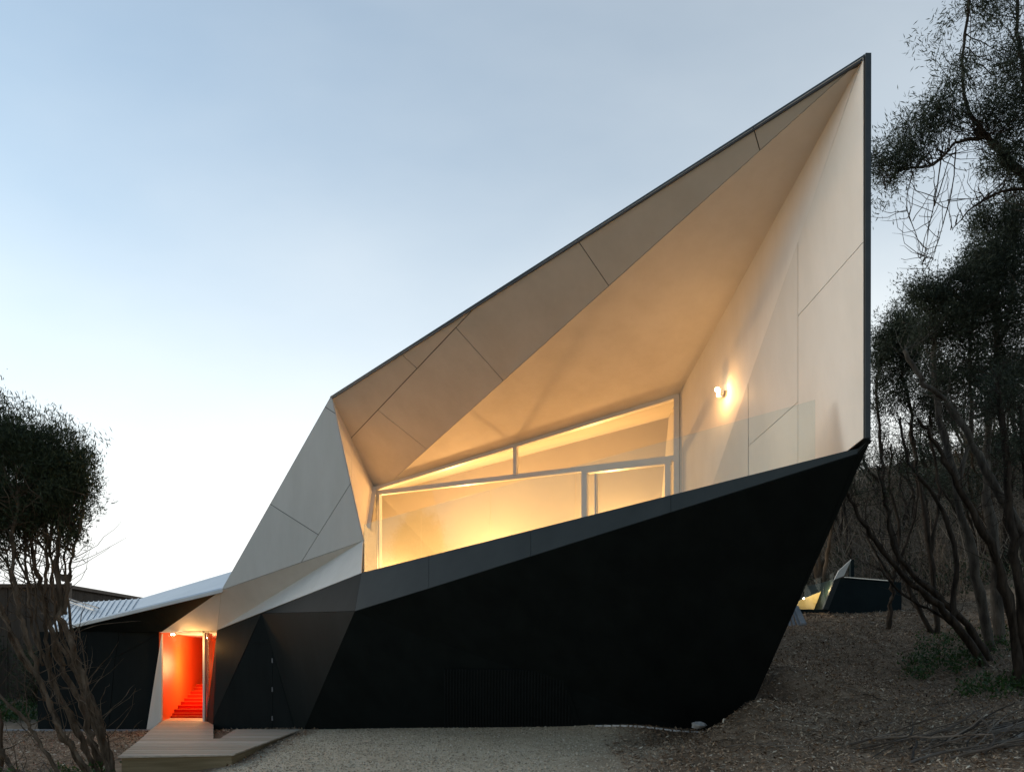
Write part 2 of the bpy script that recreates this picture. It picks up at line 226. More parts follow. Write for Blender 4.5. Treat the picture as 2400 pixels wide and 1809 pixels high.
TREES = {'left': {'stems': [([(-6.201, 10.6, 0.094), (-6.413, 10.6, 0.823), (-6.658, 10.6, 1.551), (-6.89, 10.6, 2.147), (-7.022, 10.6, 2.744), (-7.056, 10.6, 3.406), (-6.989, 10.6, 3.936)], 0.07, 0.028),
                    ([(-6.405, 10.3, 0.063), (-6.759, 10.3, 0.591), (-6.952, 10.3, 1.042), (-7.146, 10.3, 1.557), (-7.339, 10.3, 2.201), (-7.467, 10.3, 2.716), (-7.532, 10.3, 3.488),
                      (-7.467, 10.3, 4.325)],
                     0.055, 0.022),
                    ([(-6.54, 10.9, 0.047), (-6.731, 10.9, 0.592), (-6.915, 10.9, 1.137), (-7.221, 10.9, 1.682), (-7.392, 10.9, 2.431), (-7.528, 10.9, 2.976), (-7.664, 10.9, 3.589),
                      (-7.63, 10.9, 4.475)],
                     0.06, 0.024),
                    ([(-6.54, 10.7, 0.078), (-6.875, 10.7, 0.814), (-7.209, 10.7, 1.416), (-7.289, 10.7, 2.084), (-7.336, 10.7, 2.753), (-7.276, 10.7, 3.489), (-7.356, 10.7, 4.224)], 0.045, 0.02),
                    ([(-6.628, 10.1, -0.017), (-6.994, 10.1, 0.551), (-7.184, 10.1, 0.866), (-7.575, 10.1, 1.245), (-7.954, 10.1, 1.75)], 0.035, 0.02),
                    ([(-6.943, 10.6, 2.479), (-6.877, 10.6, 3.075), (-6.81, 10.6, 3.473), (-6.678, 10.6, 4.002), (-6.592, 10.6, 4.466)], 0.03, 0.01),
                    ([(-6.939, 10.8, 2.087), (-7.054, 10.8, 2.897), (-7.074, 10.8, 3.438), (-6.919, 10.8, 3.842)], 0.025, 0.01),
                    ([(-7.631, 11.0, 1.544), (-7.906, 11.0, 1.819), (-8.181, 11.0, 2.506), (-8.456, 11.0, 3.125), (-8.525, 11.0, 4.156)], 0.05, 0.02),
                    ([(-6.784, 10.8, 1.413), (-7.087, 10.8, 1.885), (-7.425, 10.8, 2.56), (-7.729, 10.8, 3.167), (-7.965, 10.8, 3.775)], 0.03, 0.012),
                    ([(-6.234, 10.5, 0.175), (-6.628, 10.5, 0.766), (-6.956, 10.5, 1.094), (-7.284, 10.5, 1.159)], 0.02, 0.006),
                    ([(-6.208, 10.4, 0.255), (-6.467, 10.4, 1.1), (-6.5, 10.4, 1.685), (-6.598, 10.4, 2.27)], 0.018, 0.006),
                    ([(-6.143, 10.4, 0.515), (-6.24, 10.4, 0.775), (-6.273, 10.4, 1.165)], 0.014, 0.005),
                    ([(-6.535, 11.1, 0.016), (-6.903, 11.1, 1.056), (-7.215, 11.1, 1.889), (-7.437, 11.1, 2.652), (-7.506, 11.1, 3.484), (-7.458, 11.1, 4.178)], 0.04, 0.015),
                    ([(-6.487, 10.7, 0.045), (-6.821, 10.7, 0.613), (-7.156, 10.7, 1.416), (-7.49, 10.7, 2.218), (-7.59, 10.7, 2.887), (-7.624, 10.7, 3.689)], 0.04, 0.015),
                    ([(-6.279, 10.2, 0.061), (-6.534, 10.2, 0.411), (-6.821, 10.2, 0.858), (-7.044, 10.2, 1.431), (-7.395, 10.2, 2.069), (-7.777, 10.2, 2.706)], 0.035, 0.015),
                    ([(-7.153, 10.9, 1.682), (-7.289, 10.9, 2.295), (-7.303, 10.9, 2.84), (-7.371, 10.9, 3.453)], 0.02, 0.008),
                    ([(-7.287, 10.6, 1.684), (-7.387, 10.6, 2.413), (-7.407, 10.6, 3.009), (-7.553, 10.6, 3.671)], 0.02, 0.008),
                    ([(-7.553, 10.6, 2.214), (-7.751, 10.6, 2.876), (-7.851, 10.6, 3.473)], 0.02, 0.008)],
          'clumps': [((-7.778, 10.6, 4.705), (0.69, 0.66, 0.63), 70), ((-7.115, 10.6, 4.903), (0.47, 0.47, 0.47), 50), ((-6.883, 10.6, 4.506), (0.31, 0.36, 0.4), 40),
                     ((-7.91, 10.6, 5.367), (0.34, 0.34, 0.34), 30), ((-7.48, 10.6, 5.202), (0.38, 0.31, 0.25), 25), ((-7.314, 10.6, 4.108), (0.5, 0.39, 0.28), 40),
                     ((-7.976, 10.6, 3.976), (0.38, 0.38, 0.38), 30), ((-8.506, 10.6, 4.771), (0.5, 0.66, 0.81), 40), ((-6.817, 10.6, 3.81), (0.13, 0.13, 0.13), 6),
                     ((-6.718, 10.6, 4.771), (0.19, 0.25, 0.31), 12), ((-8.043, 10.6, 3.38), (0.25, 0.25, 0.25), 8)]},
 'tall': {'stems': [([(10.275, 12.0, 0.25), (9.9, 12.0, 3.625), (9.525, 12.0, 6.625), (9.225, 12.0, 8.875), (9.0, 12.0, 10.15), (8.475, 12.0, 10.825), (8.137, 12.0, 11.05)], 0.17, 0.03),
                    ([(9.3, 12.0, 8.725), (9.15, 12.0, 10.225), (9.075, 12.0, 11.5), (8.925, 12.0, 12.625), (8.85, 12.0, 13.825)], 0.07, 0.02),
                    ([(8.25, 12.0, 10.938), (7.8, 12.0, 10.863), (7.425, 12.0, 10.488), (6.825, 12.0, 10.375), (6.562, 12.0, 10.075)], 0.03, 0.008),
                    ([(8.475, 12.0, 10.825), (8.025, 12.0, 11.425), (7.913, 12.0, 12.25), (8.025, 12.0, 13.225), (8.137, 12.0, 13.825)], 0.035, 0.015),
                    ([(9.075, 12.0, 10.075), (8.55, 12.0, 9.985), (8.062, 12.0, 9.7), (7.74, 12.0, 9.325)], 0.03, 0.006),
                    ([(7.764, 12.3, 11.052), (7.649, 12.3, 10.206), (7.534, 12.3, 9.668), (7.418, 12.3, 8.976)], 0.012, 0.004),
                    ([(7.93, 12.2, 10.938), (7.854, 12.2, 10.137), (7.625, 12.2, 9.299), (7.434, 12.2, 8.689)], 0.012, 0.004),
                    ([(6.933, 11.8, 10.231), (6.822, 11.8, 9.641), (7.006, 11.8, 9.051), (7.117, 11.8, 8.461)], 0.01, 0.003)],
          'clumps': [((8.812, 12.0, 11.125), (0.38, 0.6, 0.82), 70), ((9.0, 12.0, 12.25), (0.45, 0.56, 0.68), 60), ((8.475, 12.0, 13.3), (0.45, 0.38, 0.3), 26),
                     ((7.725, 12.0, 11.95), (0.24, 0.34, 0.45), 18), ((7.613, 12.0, 11.387), (0.34, 0.34, 0.34), 30), ((7.05, 12.0, 10.975), (0.45, 0.39, 0.34), 22),
                     ((6.465, 12.0, 10.6), (0.23, 0.26, 0.28), 14), ((7.275, 12.0, 11.125), (0.3, 0.32, 0.34), 16), ((6.825, 12.0, 10.488), (0.41, 0.32, 0.23), 22),
                     ((6.637, 12.0, 10.075), (0.32, 0.29, 0.26), 8), ((8.55, 12.0, 10.488), (0.26, 0.21, 0.17), 14), ((7.387, 12.0, 12.625), (0.23, 0.28, 0.34), 5),
                     ((8.925, 12.0, 10.225), (0.19, 0.24, 0.3), 14), ((8.475, 12.0, 11.5), (0.26, 0.32, 0.38), 20), ((8.25, 12.0, 12.475), (0.23, 0.38, 0.53), 8)]},
 'mid': {'stems': [([(10.594, 15.0, 1.469), (10.219, 15.0, 3.625), (9.75, 15.0, 5.5), (9.375, 15.0, 7.375), (9.281, 15.0, 8.969), (9.656, 15.0, 10.188)], 0.11, 0.03),
                   ([(11.069, 15.4, 1.461), (10.876, 15.4, 4.156), (10.684, 15.4, 6.081), (10.876, 15.4, 8.488), (10.973, 15.4, 10.412), (10.973, 15.4, 11.471)], 0.12, 0.03),
                   ([(11.16, 14.4, 3.1), (10.8, 14.4, 4.297), (10.116, 14.4, 5.593), (9.342, 14.4, 7.015), (8.694, 14.4, 7.627), (8.28, 14.4, 8.32)], 0.11, 0.035),
                   ([(10.876, 15.4, 8.488), (11.261, 15.4, 9.931), (11.309, 15.4, 11.279), (11.261, 15.4, 11.953)], 0.05, 0.015),
                   ([(9.75, 15.0, 5.5), (10.125, 15.0, 6.906), (10.031, 15.0, 8.312), (10.219, 15.0, 9.719)], 0.05, 0.02)],
         'clumps': [((9.844, 15.0, 9.812), (0.84, 0.7, 0.56), 60), ((10.406, 15.0, 10.562), (0.52, 0.49, 0.47), 45), ((10.312, 15.0, 11.547), (0.17, 0.27, 0.38), 12),
                    ((11.016, 15.0, 11.406), (0.38, 0.47, 0.56), 40), ((9.047, 15.0, 9.812), (0.42, 0.38, 0.33), 20), ((10.594, 15.0, 9.438), (0.84, 0.75, 0.66), 60),
                    ((11.156, 15.0, 8.5), (0.66, 0.75, 0.84), 50), ((9.375, 15.0, 9.062), (0.7, 0.56, 0.42), 40), ((11.156, 15.0, 10.281), (0.47, 0.61, 0.75), 40),
                    ((10.125, 15.0, 8.312), (0.66, 0.61, 0.56), 30), ((9.656, 15.0, 8.031), (0.75, 0.66, 0.56), 20), ((10.688, 15.0, 7.562), (0.75, 0.66, 0.56), 24)]},
 'slim': {'stems': [([(10.625, 17.0, 2.388), (10.413, 17.0, 4.406), (10.094, 17.0, 6.531), (9.881, 17.0, 8.125), (9.669, 17.0, 9.188), (9.775, 17.0, 9.931)], 0.08, 0.02),
                    ([(10.519, 17.0, 2.388), (9.881, 17.0, 3.663), (9.35, 17.0, 5.469), (9.191, 17.0, 7.062), (9.084, 17.0, 8.656), (9.244, 17.0, 9.294)], 0.07, 0.02),
                    ([(10.413, 17.0, 4.406), (10.625, 17.0, 6.0), (10.413, 17.0, 7.594), (10.625, 17.0, 8.869)], 0.05, 0.015)],
          'clumps': [((9.722, 17.0, 9.825), (0.69, 0.58, 0.48), 55), ((9.191, 17.0, 9.188), (0.3, 0.44, 0.58), 24), ((9.669, 17.0, 10.303), (0.37, 0.32, 0.27), 12),
                     ((10.253, 17.0, 9.188), (0.64, 0.58, 0.53), 30), ((9.35, 17.0, 8.338), (0.42, 0.48, 0.53), 16), ((10.094, 17.0, 8.231), (0.74, 0.64, 0.53), 20),
                     ((10.837, 17.0, 8.019), (0.64, 0.58, 0.53), 14)]},
 'arch': {'stems': [([(9.975, 14.0, 1.225), (9.013, 14.0, 2.625), (8.225, 14.0, 3.325), (7.525, 14.0, 4.113), (7.087, 14.0, 4.812), (6.869, 14.0, 5.25)], 0.09, 0.02),
                    ([(10.278, 14.3, 1.214), (9.653, 14.3, 2.376), (8.938, 14.3, 3.091), (8.133, 14.3, 3.895), (7.865, 14.3, 4.878), (7.642, 14.3, 5.861)], 0.09, 0.02),
                    ([(10.195, 14.5, 1.206), (9.652, 14.5, 2.203), (9.062, 14.5, 2.747), (8.337, 14.5, 3.155), (7.794, 14.5, 3.744)], 0.05, 0.015),
                    ([(9.141, 14.2, 2.638), (9.23, 14.2, 3.969), (8.875, 14.2, 5.034), (8.254, 14.2, 5.921), (8.076, 14.2, 6.809)], 0.06, 0.02)],
          'clumps': [((7.35, 14.0, 5.25), (0.53, 0.61, 0.7), 14), ((8.05, 14.0, 5.862), (0.53, 0.61, 0.7), 14)]},
 'upright': {'stems': [([(9.603, 17.4, 2.62), (9.679, 17.4, 3.49), (9.755, 17.4, 4.143), (9.874, 17.4, 5.121), (9.624, 17.4, 6.317), (9.679, 17.4, 7.296)], 0.07, 0.02),
                       ([(9.755, 17.4, 4.034), (10.059, 17.4, 4.795), (10.331, 17.4, 5.774), (10.223, 17.4, 6.752)], 0.04, 0.015),
                       ([(9.722, 17.4, 3.816), (9.298, 17.4, 4.469), (9.026, 17.4, 5.121), (9.081, 17.4, 6.1)], 0.035, 0.01)],
             'clumps': [((9.679, 17.4, 7.188), (0.54, 0.54, 0.54), 12)]},
 'edge': {'stems': [([(9.15, 12.2, 0.988), (8.921, 12.2, 2.513), (8.616, 12.2, 3.656), (8.006, 12.2, 4.8), (7.625, 12.2, 5.562), (7.244, 12.2, 6.096)], 0.1, 0.02),
                    ([(9.264, 12.2, 0.988), (9.074, 12.2, 2.894), (8.921, 12.2, 4.419), (8.769, 12.2, 5.944), (8.616, 12.2, 6.859)], 0.1, 0.03),
                    ([(9.379, 12.2, 0.988), (9.455, 12.2, 2.894), (9.226, 12.2, 4.8), (9.074, 12.2, 6.325)], 0.1, 0.03)],
          'clumps': [((8.845, 12.2, 6.554), (0.46, 0.5, 0.53), 20), ((9.15, 12.2, 5.562), (0.38, 0.5, 0.61), 16)]}}
GARAGE = [(-1.299, 12.986, 1.628), (-1.391, 13.907, 0.342), (1.375, 13.252, 0.408), (0.93, 12.509, 1.609)]
HINGES = [(-5.224, 14.925, 1.778), (-5.247, 14.992, 1.146), (-5.271, 15.059, 0.508)]
PAVILION = {'box': [(9.397, 19.5, 4.151), (9.075, 19.5, 3.334), (9.031, 19.5, 3.237), (8.178, 19.5, 3.249), (8.19, 19.5, 2.847), (11.127, 19.5, 2.786), (11.127, 19.5, 4.017), (10.847, 19.5, 4.041)],
 'col': [(9.19, 19.45, 4.089), (9.372, 19.45, 4.145), (9.015, 19.45, 3.233), (8.874, 19.45, 3.257)],
 'spike': [(9.166, 19.4, 4.083), (9.433, 19.4, 4.187), (9.651, 19.4, 4.66), (9.288, 19.4, 4.333)],
 'wall': [(9.635, 20.5, 4.005), (8.597, 20.5, 3.569), (8.2, 20.5, 3.159), (9.481, 20.5, 3.159)],
 'glass': [[(7.301, 19.47, 3.636), (7.301, 19.47, 3.283), (8.433, 19.47, 3.271), (8.433, 19.47, 4.026)], [(8.44, 19.47, 4.026), (8.44, 19.47, 3.271), (8.944, 19.47, 3.259), (9.2, 19.47, 4.305)]],
 'lamps': [(9.427, 20.3, 3.869), (9.173, 20.3, 3.399), (8.678, 20.3, 3.628)],
 'post': [(10.0, 20.1, 4.752), (10.0, 20.1, 4.137)],
 'stair': [(7.689, 18.5, 3.207), (7.652, 17.9, 2.701), (6.712, 17.9, 2.086), (6.938, 18.5, 3.207)],
 'sleepers': [((8.103, 18.9, 3.038), (9.332, 18.9, 2.943)), ((8.107, 18.8, 2.937), (9.071, 18.8, 2.878))]}

# ------------------------------------------------------------------ helpers
rng = np.random.default_rng(7)
random.seed(7)
V = lambda p: Vector(p)
EYE = Vector((0, 0, 1.75))

def tag(o, label=None, cat=None, group=None, kind=None):
    if label: o['label'] = label
    if cat: o['category'] = cat
    if group: o['group'] = group
    if kind: o['kind'] = kind
    return o

def empty(name, loc=(0, 0, 0)):
    o = bpy.data.objects.new(name, None)
    o.location = loc
    o.empty_display_size = 0.2
    COL.objects.link(o)
    return o

def link_mesh(name, me, mat=None, parent=None, smooth=False):
    if mat is not None: me.materials.append(mat)
    if smooth: me.polygons.foreach_set('use_smooth', [True]*len(me.polygons))
    o = bpy.data.objects.new(name, me)
    COL.objects.link(o)
    if parent is not None:
        o.parent = parent
        acc = Vector((0, 0, 0)); p = parent
        while p is not None:
            acc += p.location; p = p.parent
        o.location = -acc          # mesh data is in world metres
    return o

class MB:
    def __init__(s): s.v = []; s.f = []
    def add(s, vs, fs):
        k = len(s.v); s.v += [tuple(p) for p in vs]; s.f += [tuple(i+k for i in f) for f in fs]
    def prism(s, poly, off):                         # polygon extruded by a vector
        n = len(poly); off = V(off); P = [V(p) for p in poly]
        s.add(P + [p+off for p in P], [tuple(range(n))[::-1], tuple(range(n, 2*n))] + [(i, (i+1) % n, (i+1) % n+n, i+n) for i in range(n)])
    def sheet(s, poly): s.add(poly, [tuple(range(len(poly)))])
    def box(s, lo, hi):
        x0, y0, z0 = lo; x1, y1, z1 = hi
        s.prism([(x0, y0, z0), (x1, y0, z0), (x1, y1, z0), (x0, y1, z0)], (0, 0, z1-z0))
    def bar(s, p, q, side, up):                      # rectangular bar from p to q; side, up are full-size vectors
        p, q, a, b = V(p), V(q), V(side)/2, V(up)/2
        c = [p-a-b, p+a-b, p+a+b, p-a+b]; s.prism(c, q-p)
    def tube(s, pts, r0, r1, n=6, rj=0.0):
        pts = [V(p) for p in pts]; m = len(pts); rings = []
        for i, p in enumerate(pts):
            d = (pts[min(i+1, m-1)]-pts[max(i-1, 0)]).normalized()
            a = d.cross(Vector((0.31, 0.17, 0.93))).normalized(); b = d.cross(a)
            r = r0+(r1-r0)*i/max(m-1, 1); r *= 1+rj*(random.random()-.5)
            rings.append([p+(a*math.cos(t)+b*math.sin(t))*r for t in [2*math.pi*k/n for k in range(n)]])
        vs = [v for rg in rings for v in rg]
        fs = [(i*n+k, i*n+(k+1) % n, (i+1)*n+(k+1) % n, (i+1)*n+k) for i in range(m-1) for k in range(n)]
        s.add(vs, fs + [tuple(range(n))[::-1], tuple(range((m-1)*n, m*n))])
    def disc(s, c, axis, r, h, n=12):
        ax = V(axis).normalized(); a = ax.orthogonal().normalized(); b = ax.cross(a); c = V(c)
        s.prism([c+(a*math.cos(2*math.pi*k/n)+b*math.sin(2*math.pi*k/n))*r for k in range(n)], ax*h)
    def build(s, name, mat=None, parent=None, smooth=False):
        me = bpy.data.meshes.new(name); me.from_pydata(s.v, [], s.f); me.update()
        return link_mesh(name, me, mat, parent, smooth)

def np_mesh(name, verts, faces_flat, per, mat, parent=None):
    """big joined mesh from numpy arrays; every face has `per` corners"""
    me = bpy.data.meshes.new(name)
    nf = len(faces_flat)//per
    me.vertices.add(len(verts)); me.vertices.foreach_set('co', np.asarray(verts, np.float32).ravel())
    me.loops.add(nf*per); me.loops.foreach_set('vertex_index', np.asarray(faces_flat, np.int32))
    me.polygons.add(nf); me.polygons.foreach_set('loop_start', np.arange(0, nf*per, per, dtype=np.int32))
    me.update(calc_edges=True)
    return link_mesh(name, me, mat, parent)

def normal_to_eye(poly):
    p = [V(q) for q in poly]
    n = (p[1]-p[0]).cross(p[2]-p[0]).normalized()
    return n if n.dot(EYE-p[0]) > 0 else -n

def clip_half(poly, p, n):                           # keep the side of plane (p, n) where n points
    out = []
    for i in range(len(poly)):
        a, b = poly[i], poly[(i+1) % len(poly)]
        da, db = (a-p).dot(n), (b-p).dot(n)
        if da >= 0: out.append(a)
        if (da >= 0) != (db >= 0): out.append(a+(b-a)*(da/(da-db)))
    return out

def on_edge(p, poly, tol=0.03):
    r = []
    for i in range(len(poly)):
        a, b = V(poly[i]), V(poly[(i+1) % len(poly)]); d = b-a
        t = (p-a).dot(d)/d.length_squared
        if (a+d*t-p).length < tol and -0.02 <= t <= 1.02: r.append(i)
    return r

# ------------------------------------------------------------------ materials
def material(name):
    m = bpy.data.materials.new(name); m.use_nodes = True
    nt = m.node_tree; b = nt.nodes['Principled BSDF']
    return m, nt, b

def noise(nt, scale, detail=4, rough=.55, coord='Object', stretch=None):
    t = nt.nodes.new('ShaderNodeTexCoord'); n = nt.nodes.new('ShaderNodeTexNoise')
    n.inputs['Scale'].default_value = scale; n.inputs['Detail'].default_value = detail; n.inputs['Roughness'].default_value = rough
    src = t.outputs[coord]
    if stretch:
        mp = nt.nodes.new('ShaderNodeMapping'); mp.inputs['Scale'].default_value = stretch
        nt.links.new(src, mp.inputs[0]); src = mp.outputs[0]
    nt.links.new(src, n.inputs['Vector'])
    return n.outputs['Fac']

def ramp(nt, fac, stops):
    r = nt.nodes.new('ShaderNodeValToRGB')
    while len(r.color_ramp.elements) < len(stops): r.color_ramp.elements.new(.5)
    for e, (p, c) in zip(r.color_ramp.elements, stops): e.position = p; e.color = (*c, 1)
    nt.links.new(fac, r.inputs[0])
    return r.outputs[0]

def bump(nt, b, fac, strength, dist=.01):
    n = nt.nodes.new('ShaderNodeBump'); n.inputs['Strength'].default_value = strength; n.inputs['Distance'].default_value = dist
    nt.links.new(fac, n.inputs['Height']); nt.links.new(n.outputs[0], b.inputs['Normal'])

def mottled(name, c0, c1, rough, scale=3., spec=.4, bumps=None, metallic=0, stretch=None, lo=.3, hi=.7, detail=5):
    m, nt, b = material(name)
    nt.links.new(ramp(nt, noise(nt, scale, detail, .6, 'Object', stretch), [(lo, c0), (hi, c1)]), b.inputs['Base Color'])
    b.inputs['Roughness'].default_value = rough
    b.inputs['Specular IOR Level'].default_value = spec
    b.inputs['Metallic'].default_value = metallic
    if bumps: bump(nt, b, noise(nt, bumps[0], 4, .6, 'Object', stretch), bumps[1], bumps[2] if len(bumps) > 2 else .01)
    return m

def panel_paint(name, c, rough, spec, bumps):
    """painted sheet: slight tone change from sheet to sheet, faint streaks and oil-canning"""
    m, nt, b = material(name)
    oi = nt.nodes.new('ShaderNodeObjectInfo')
    tone = ramp(nt, oi.outputs['Random'], [(0, tuple(v*.955 for v in c)), (1, tuple(v*1.03 for v in c))])
    mx = nt.nodes.new('ShaderNodeMix'); mx.data_type = 'RGBA'; mx.blend_type = 'MULTIPLY'; mx.inputs[0].default_value = 1
    st = noise(nt, 1.6, 7, .65, 'Object', (1.2, 1.2, .35))
    nt.links.new(tone, mx.inputs[6]); nt.links.new(ramp(nt, st, [(.28, (.90, .895, .88)), (.62, (1.0, 1.0, 1.0))]), mx.inputs[7])
    nt.links.new(mx.outputs[2], b.inputs['Base Color'])
    b.inputs['Roughness'].default_value = rough; b.inputs['Specular IOR Level'].default_value = spec
    bump(nt, b, noise(nt, bumps[0], 2, .5), bumps[1], bumps[2])
    return m

def per_island(name, stops, rough, spec=.3, translucent=0.0):
    m, nt, b = material(name)
    g = nt.nodes.new('ShaderNodeNewGeometry')
    c = ramp(nt, g.outputs['Random Per Island'], stops)
    nt.links.new(c, b.inputs['Base Color'])
    b.inputs['Roughness'].default_value = rough; b.inputs['Specular IOR Level'].default_value = spec
    if translucent:
        t = nt.nodes.new('ShaderNodeBsdfTranslucent'); nt.links.new(c, t.inputs[0])
        mx = nt.nodes.new('ShaderNodeMixShader'); mx.inputs[0].default_value = translucent
        nt.links.new(b.outputs[0], mx.inputs[1]); nt.links.new(t.outputs[0], mx.inputs[2])
        nt.links.new(mx.outputs[0], nt.nodes['Material Output'].inputs[0])
    return m

def glass_mat(name, tint=(1, 1, 1), boost=1.0):
    m, nt, b = material(name); nt.nodes.remove(b)
    t = nt.nodes.new('ShaderNodeBsdfTransparent'); t.inputs[0].default_value = (*tint, 1)
    g = nt.nodes.new('ShaderNodeBsdfGlossy'); g.inputs['Roughness'].default_value = 0.0
    lw = nt.nodes.new('ShaderNodeLayerWeight'); lw.inputs[0].default_value = .5
    pw = nt.nodes.new('ShaderNodeMath'); pw.operation = 'POWER'; pw.inputs[1].default_value = 5.0     # Schlick, same from both sides
    nt.links.new(lw.outputs['Facing'], pw.inputs[0])
    mu = nt.nodes.new('ShaderNodeMath'); mu.operation = 'MULTIPLY_ADD'; mu.inputs[1].default_value = .96*boost; mu.inputs[2].default_value = .04*boost; mu.use_clamp = True
    nt.links.new(pw.outputs[0], mu.inputs[0])
    mx = nt.nodes.new('ShaderNodeMixShader'); nt.links.new(mu.outputs[0], mx.inputs[0])
    nt.links.new(t.outputs[0], mx.inputs[1]); nt.links.new(g.outputs[0], mx.inputs[2])
    nt.links.new(mx.outputs[0], nt.nodes['Material Output'].inputs[0])
    return m

def emit_mat(name, col, strength):
    m, nt, b = material(name)
    b.inputs['Base Color'].default_value = (*col, 1)
    b.inputs['Emission Color'].default_value = (*col, 1); b.inputs['Emission Strength'].default_value = strength
    return m

def per_object(name, stops, rough, scale, stretch, bumps):
    """wood: colour varies a little from board to board and along the grain"""
    m, nt, b = material(name)
    oi = nt.nodes.new('ShaderNodeObjectInfo')
    c = ramp(nt, oi.outputs['Random'], stops)
    g = noise(nt, scale, 6, .6, 'Object', stretch)
    mx = nt.nodes.new('ShaderNodeMix'); mx.data_type = 'RGBA'; mx.blend_type = 'MULTIPLY'; mx.inputs[0].default_value = 1
    nt.links.new(c, mx.inputs[6]); nt.links.new(ramp(nt, g, [(.25, (.55, .53, .5)), (.7, (1.05, 1.05, 1.05))]), mx.inputs[7])
    nt.links.new(mx.outputs[2], b.inputs['Base Color'])
    b.inputs['Roughness'].default_value = rough; b.inputs['Specular IOR Level'].default_value = .25
    bump(nt, b, g, bumps, .004)
    return m

M = {}
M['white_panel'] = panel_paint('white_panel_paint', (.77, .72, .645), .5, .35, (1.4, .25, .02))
M['white_plain'] = panel_paint('white_soffit_paint', (.79, .755, .70), .6, .3, (1.0, .2, .02))
M['joint'] = mottled('joint_shadow_gap', (.10, .085, .07), (.13, .11, .09), .9, 4)
M['black_panel'] = mottled('black_stained_cladding', (.0075, .0105, .0108), (.0125, .0168, .0172), .6, 2.2, .07, (90, .12, .004), stretch=(1, 1, .25))
M['black_joint'] = mottled('black_joint', (.004, .004, .004), (.007, .007, .007), .8, 4)
M['charcoal'] = mottled('sky_lightened_parapet_cladding', (.034, .041, .041), (.044, .052, .052), .55, 2.0, .12, (90, .05, .003))  # parapet: black cladding with sky light in its colour; column: plain grey
M['dark_trim'] = mottled('dark_metal_trim', (.03, .042, .05), (.045, .06, .07), .45, 6, .4)
M['roof_metal'] = mottled('pale_zinc_roofing', (.50, .52, .54), (.60, .62, .64), .38, 1.6, .5, metallic=.35)
M['dark_roof'] = mottled('dark_roofing', (.03, .034, .036), (.05, .055, .057), .6, 2)
M['red'] = mottled('orange_red_paint', (.66, .10, .015), (.72, .115, .019), .5, 1.2, .3)
M['red_step'] = mottled('red_carpet_tread', (.55, .02, .006), (.62, .03, .008), .9, 30, .1)
M['frame_white'] = mottled('white_window_frame', (.66, .655, .645), (.72, .715, .705), .4, 3, .4)
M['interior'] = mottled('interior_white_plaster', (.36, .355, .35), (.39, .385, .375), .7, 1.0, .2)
M['floor_timber'] = mottled('pale_floor', (.45, .36, .25), (.52, .42, .30), .5, 2)
M['glass'] = glass_mat('window_glass', (.98, .99, .98), 1.0)
M['rail_glass'] = glass_mat('balustrade_glass', (.94, .97, .955), 1.6)
M['steel'] = mottled('stainless_steel', (.5, .5, .5), (.6, .6, .6), .3, 10, .5, metallic=1)
M['brown_timber'] = mottled('dark_timber_frame', (.06, .04, .025), (.11, .07, .045), .5, 12, .3, stretch=(1, 1, .1))
M['bulb'] = emit_mat('warm_lamp', (1, .70, .38), 60)
M['plank'] = per_object('weathered_decking', [(0, (.46, .37, .27)), (.5, (.55, .45, .34)), (1, (.63, .53, .42))], .75, 6, (.5, 14, 14), .35)
M['plank_edge'] = mottled('deck_fascia_timber', (.17, .125, .065), (.29, .22, .125), .8, 3, .2, (18, .3, .004), stretch=(.4, .4, 6))
M['concrete'] = mottled('concrete_edging', (.20, .205, .21), (.32, .32, .32), .85, 5, .2, (40, .3))
M['bark'] = mottled('rough_tea_tree_bark', (.05, .035, .023), (.20, .145, .10), .95, 9, .1, (22, .9, .03), stretch=(1, 1, .22), lo=.35, hi=.72)
M['bark_dark'] = mottled('dark_tea_tree_bark', (.022, .017, .013), (.095, .074, .056), .95, 9, .1, (22, .9, .03), stretch=(1, 1, .22), lo=.35, hi=.75)
M['bark_pale'] = mottled('pale_grey_bark', (.05, .042, .034), (.17, .145, .115), .95, 8, .1, (20, .8, .03), stretch=(1, 1, .25), lo=.35, hi=.75)
M['leaf'] = per_island('tea_tree_leaves', [(0, (.022, .032, .015)), (.55, (.042, .056, .026)), (1, (.085, .10, .05))], .55, .25, .25)
M['leaf_deep'] = per_island('dark_tea_tree_leaves', [(0, (.024, .033, .020)), (.6, (.05, .062, .038)), (1, (.105, .118, .075))], .55, .25, .32)
M['green'] = per_island('low_green_leaves', [(0, (.022, .05, .012)), (.6, (.04, .085, .02)), (1, (.075, .12, .035))], .5, .3, .25)
M['twig'] = per_island('dry_twigs', [(0, (.08, .06, .042)), (.6, (.19, .145, .105)), (1, (.36, .29, .22))], .9, .15)
M['chip'] = per_island('bark_mulch_chips', [(0, (.07, .045, .027)), (.45, (.25, .16, .098)), (.8, (.44, .30, .19)), (.95, (.60, .45, .30)), (1, (.78, .66, .5))], .85, .2)
M['pebble'] = per_island('gravel_stones', [(0, (.23, .18, .125)), (.5, (.48, .39, .28)), (.9, (.62, .53, .40)), (1, (.75, .68, .56))], .85, .2)
M['stick'] = per_object('dead_branch_wood', [(0, (.05, .038, .028)), (.5, (.13, .10, .078)), (1, (.30, .25, .20))], .9, 5, (1, 1, 1), .4)
M['house_brown'] = mottled('brown_weathered_boards', (.055, .042, .032), (.10, .078, .06), .85, 3, .2, stretch=(6, 6, .4))
M['pavilion'] = mottled('dark_green_cladding', (.006, .013, .0145), (.010, .019, .021), .7, 2, .1)
M['timber_pale'] = mottled('sleeper_timber', (.12, .085, .06), (.22, .165, .12), .85, 4, .2, stretch=(.5, 6, 6))
M['lit_render'] = mottled('sandy_render', (.42, .35, .20), (.5, .42, .25), .8, 3)
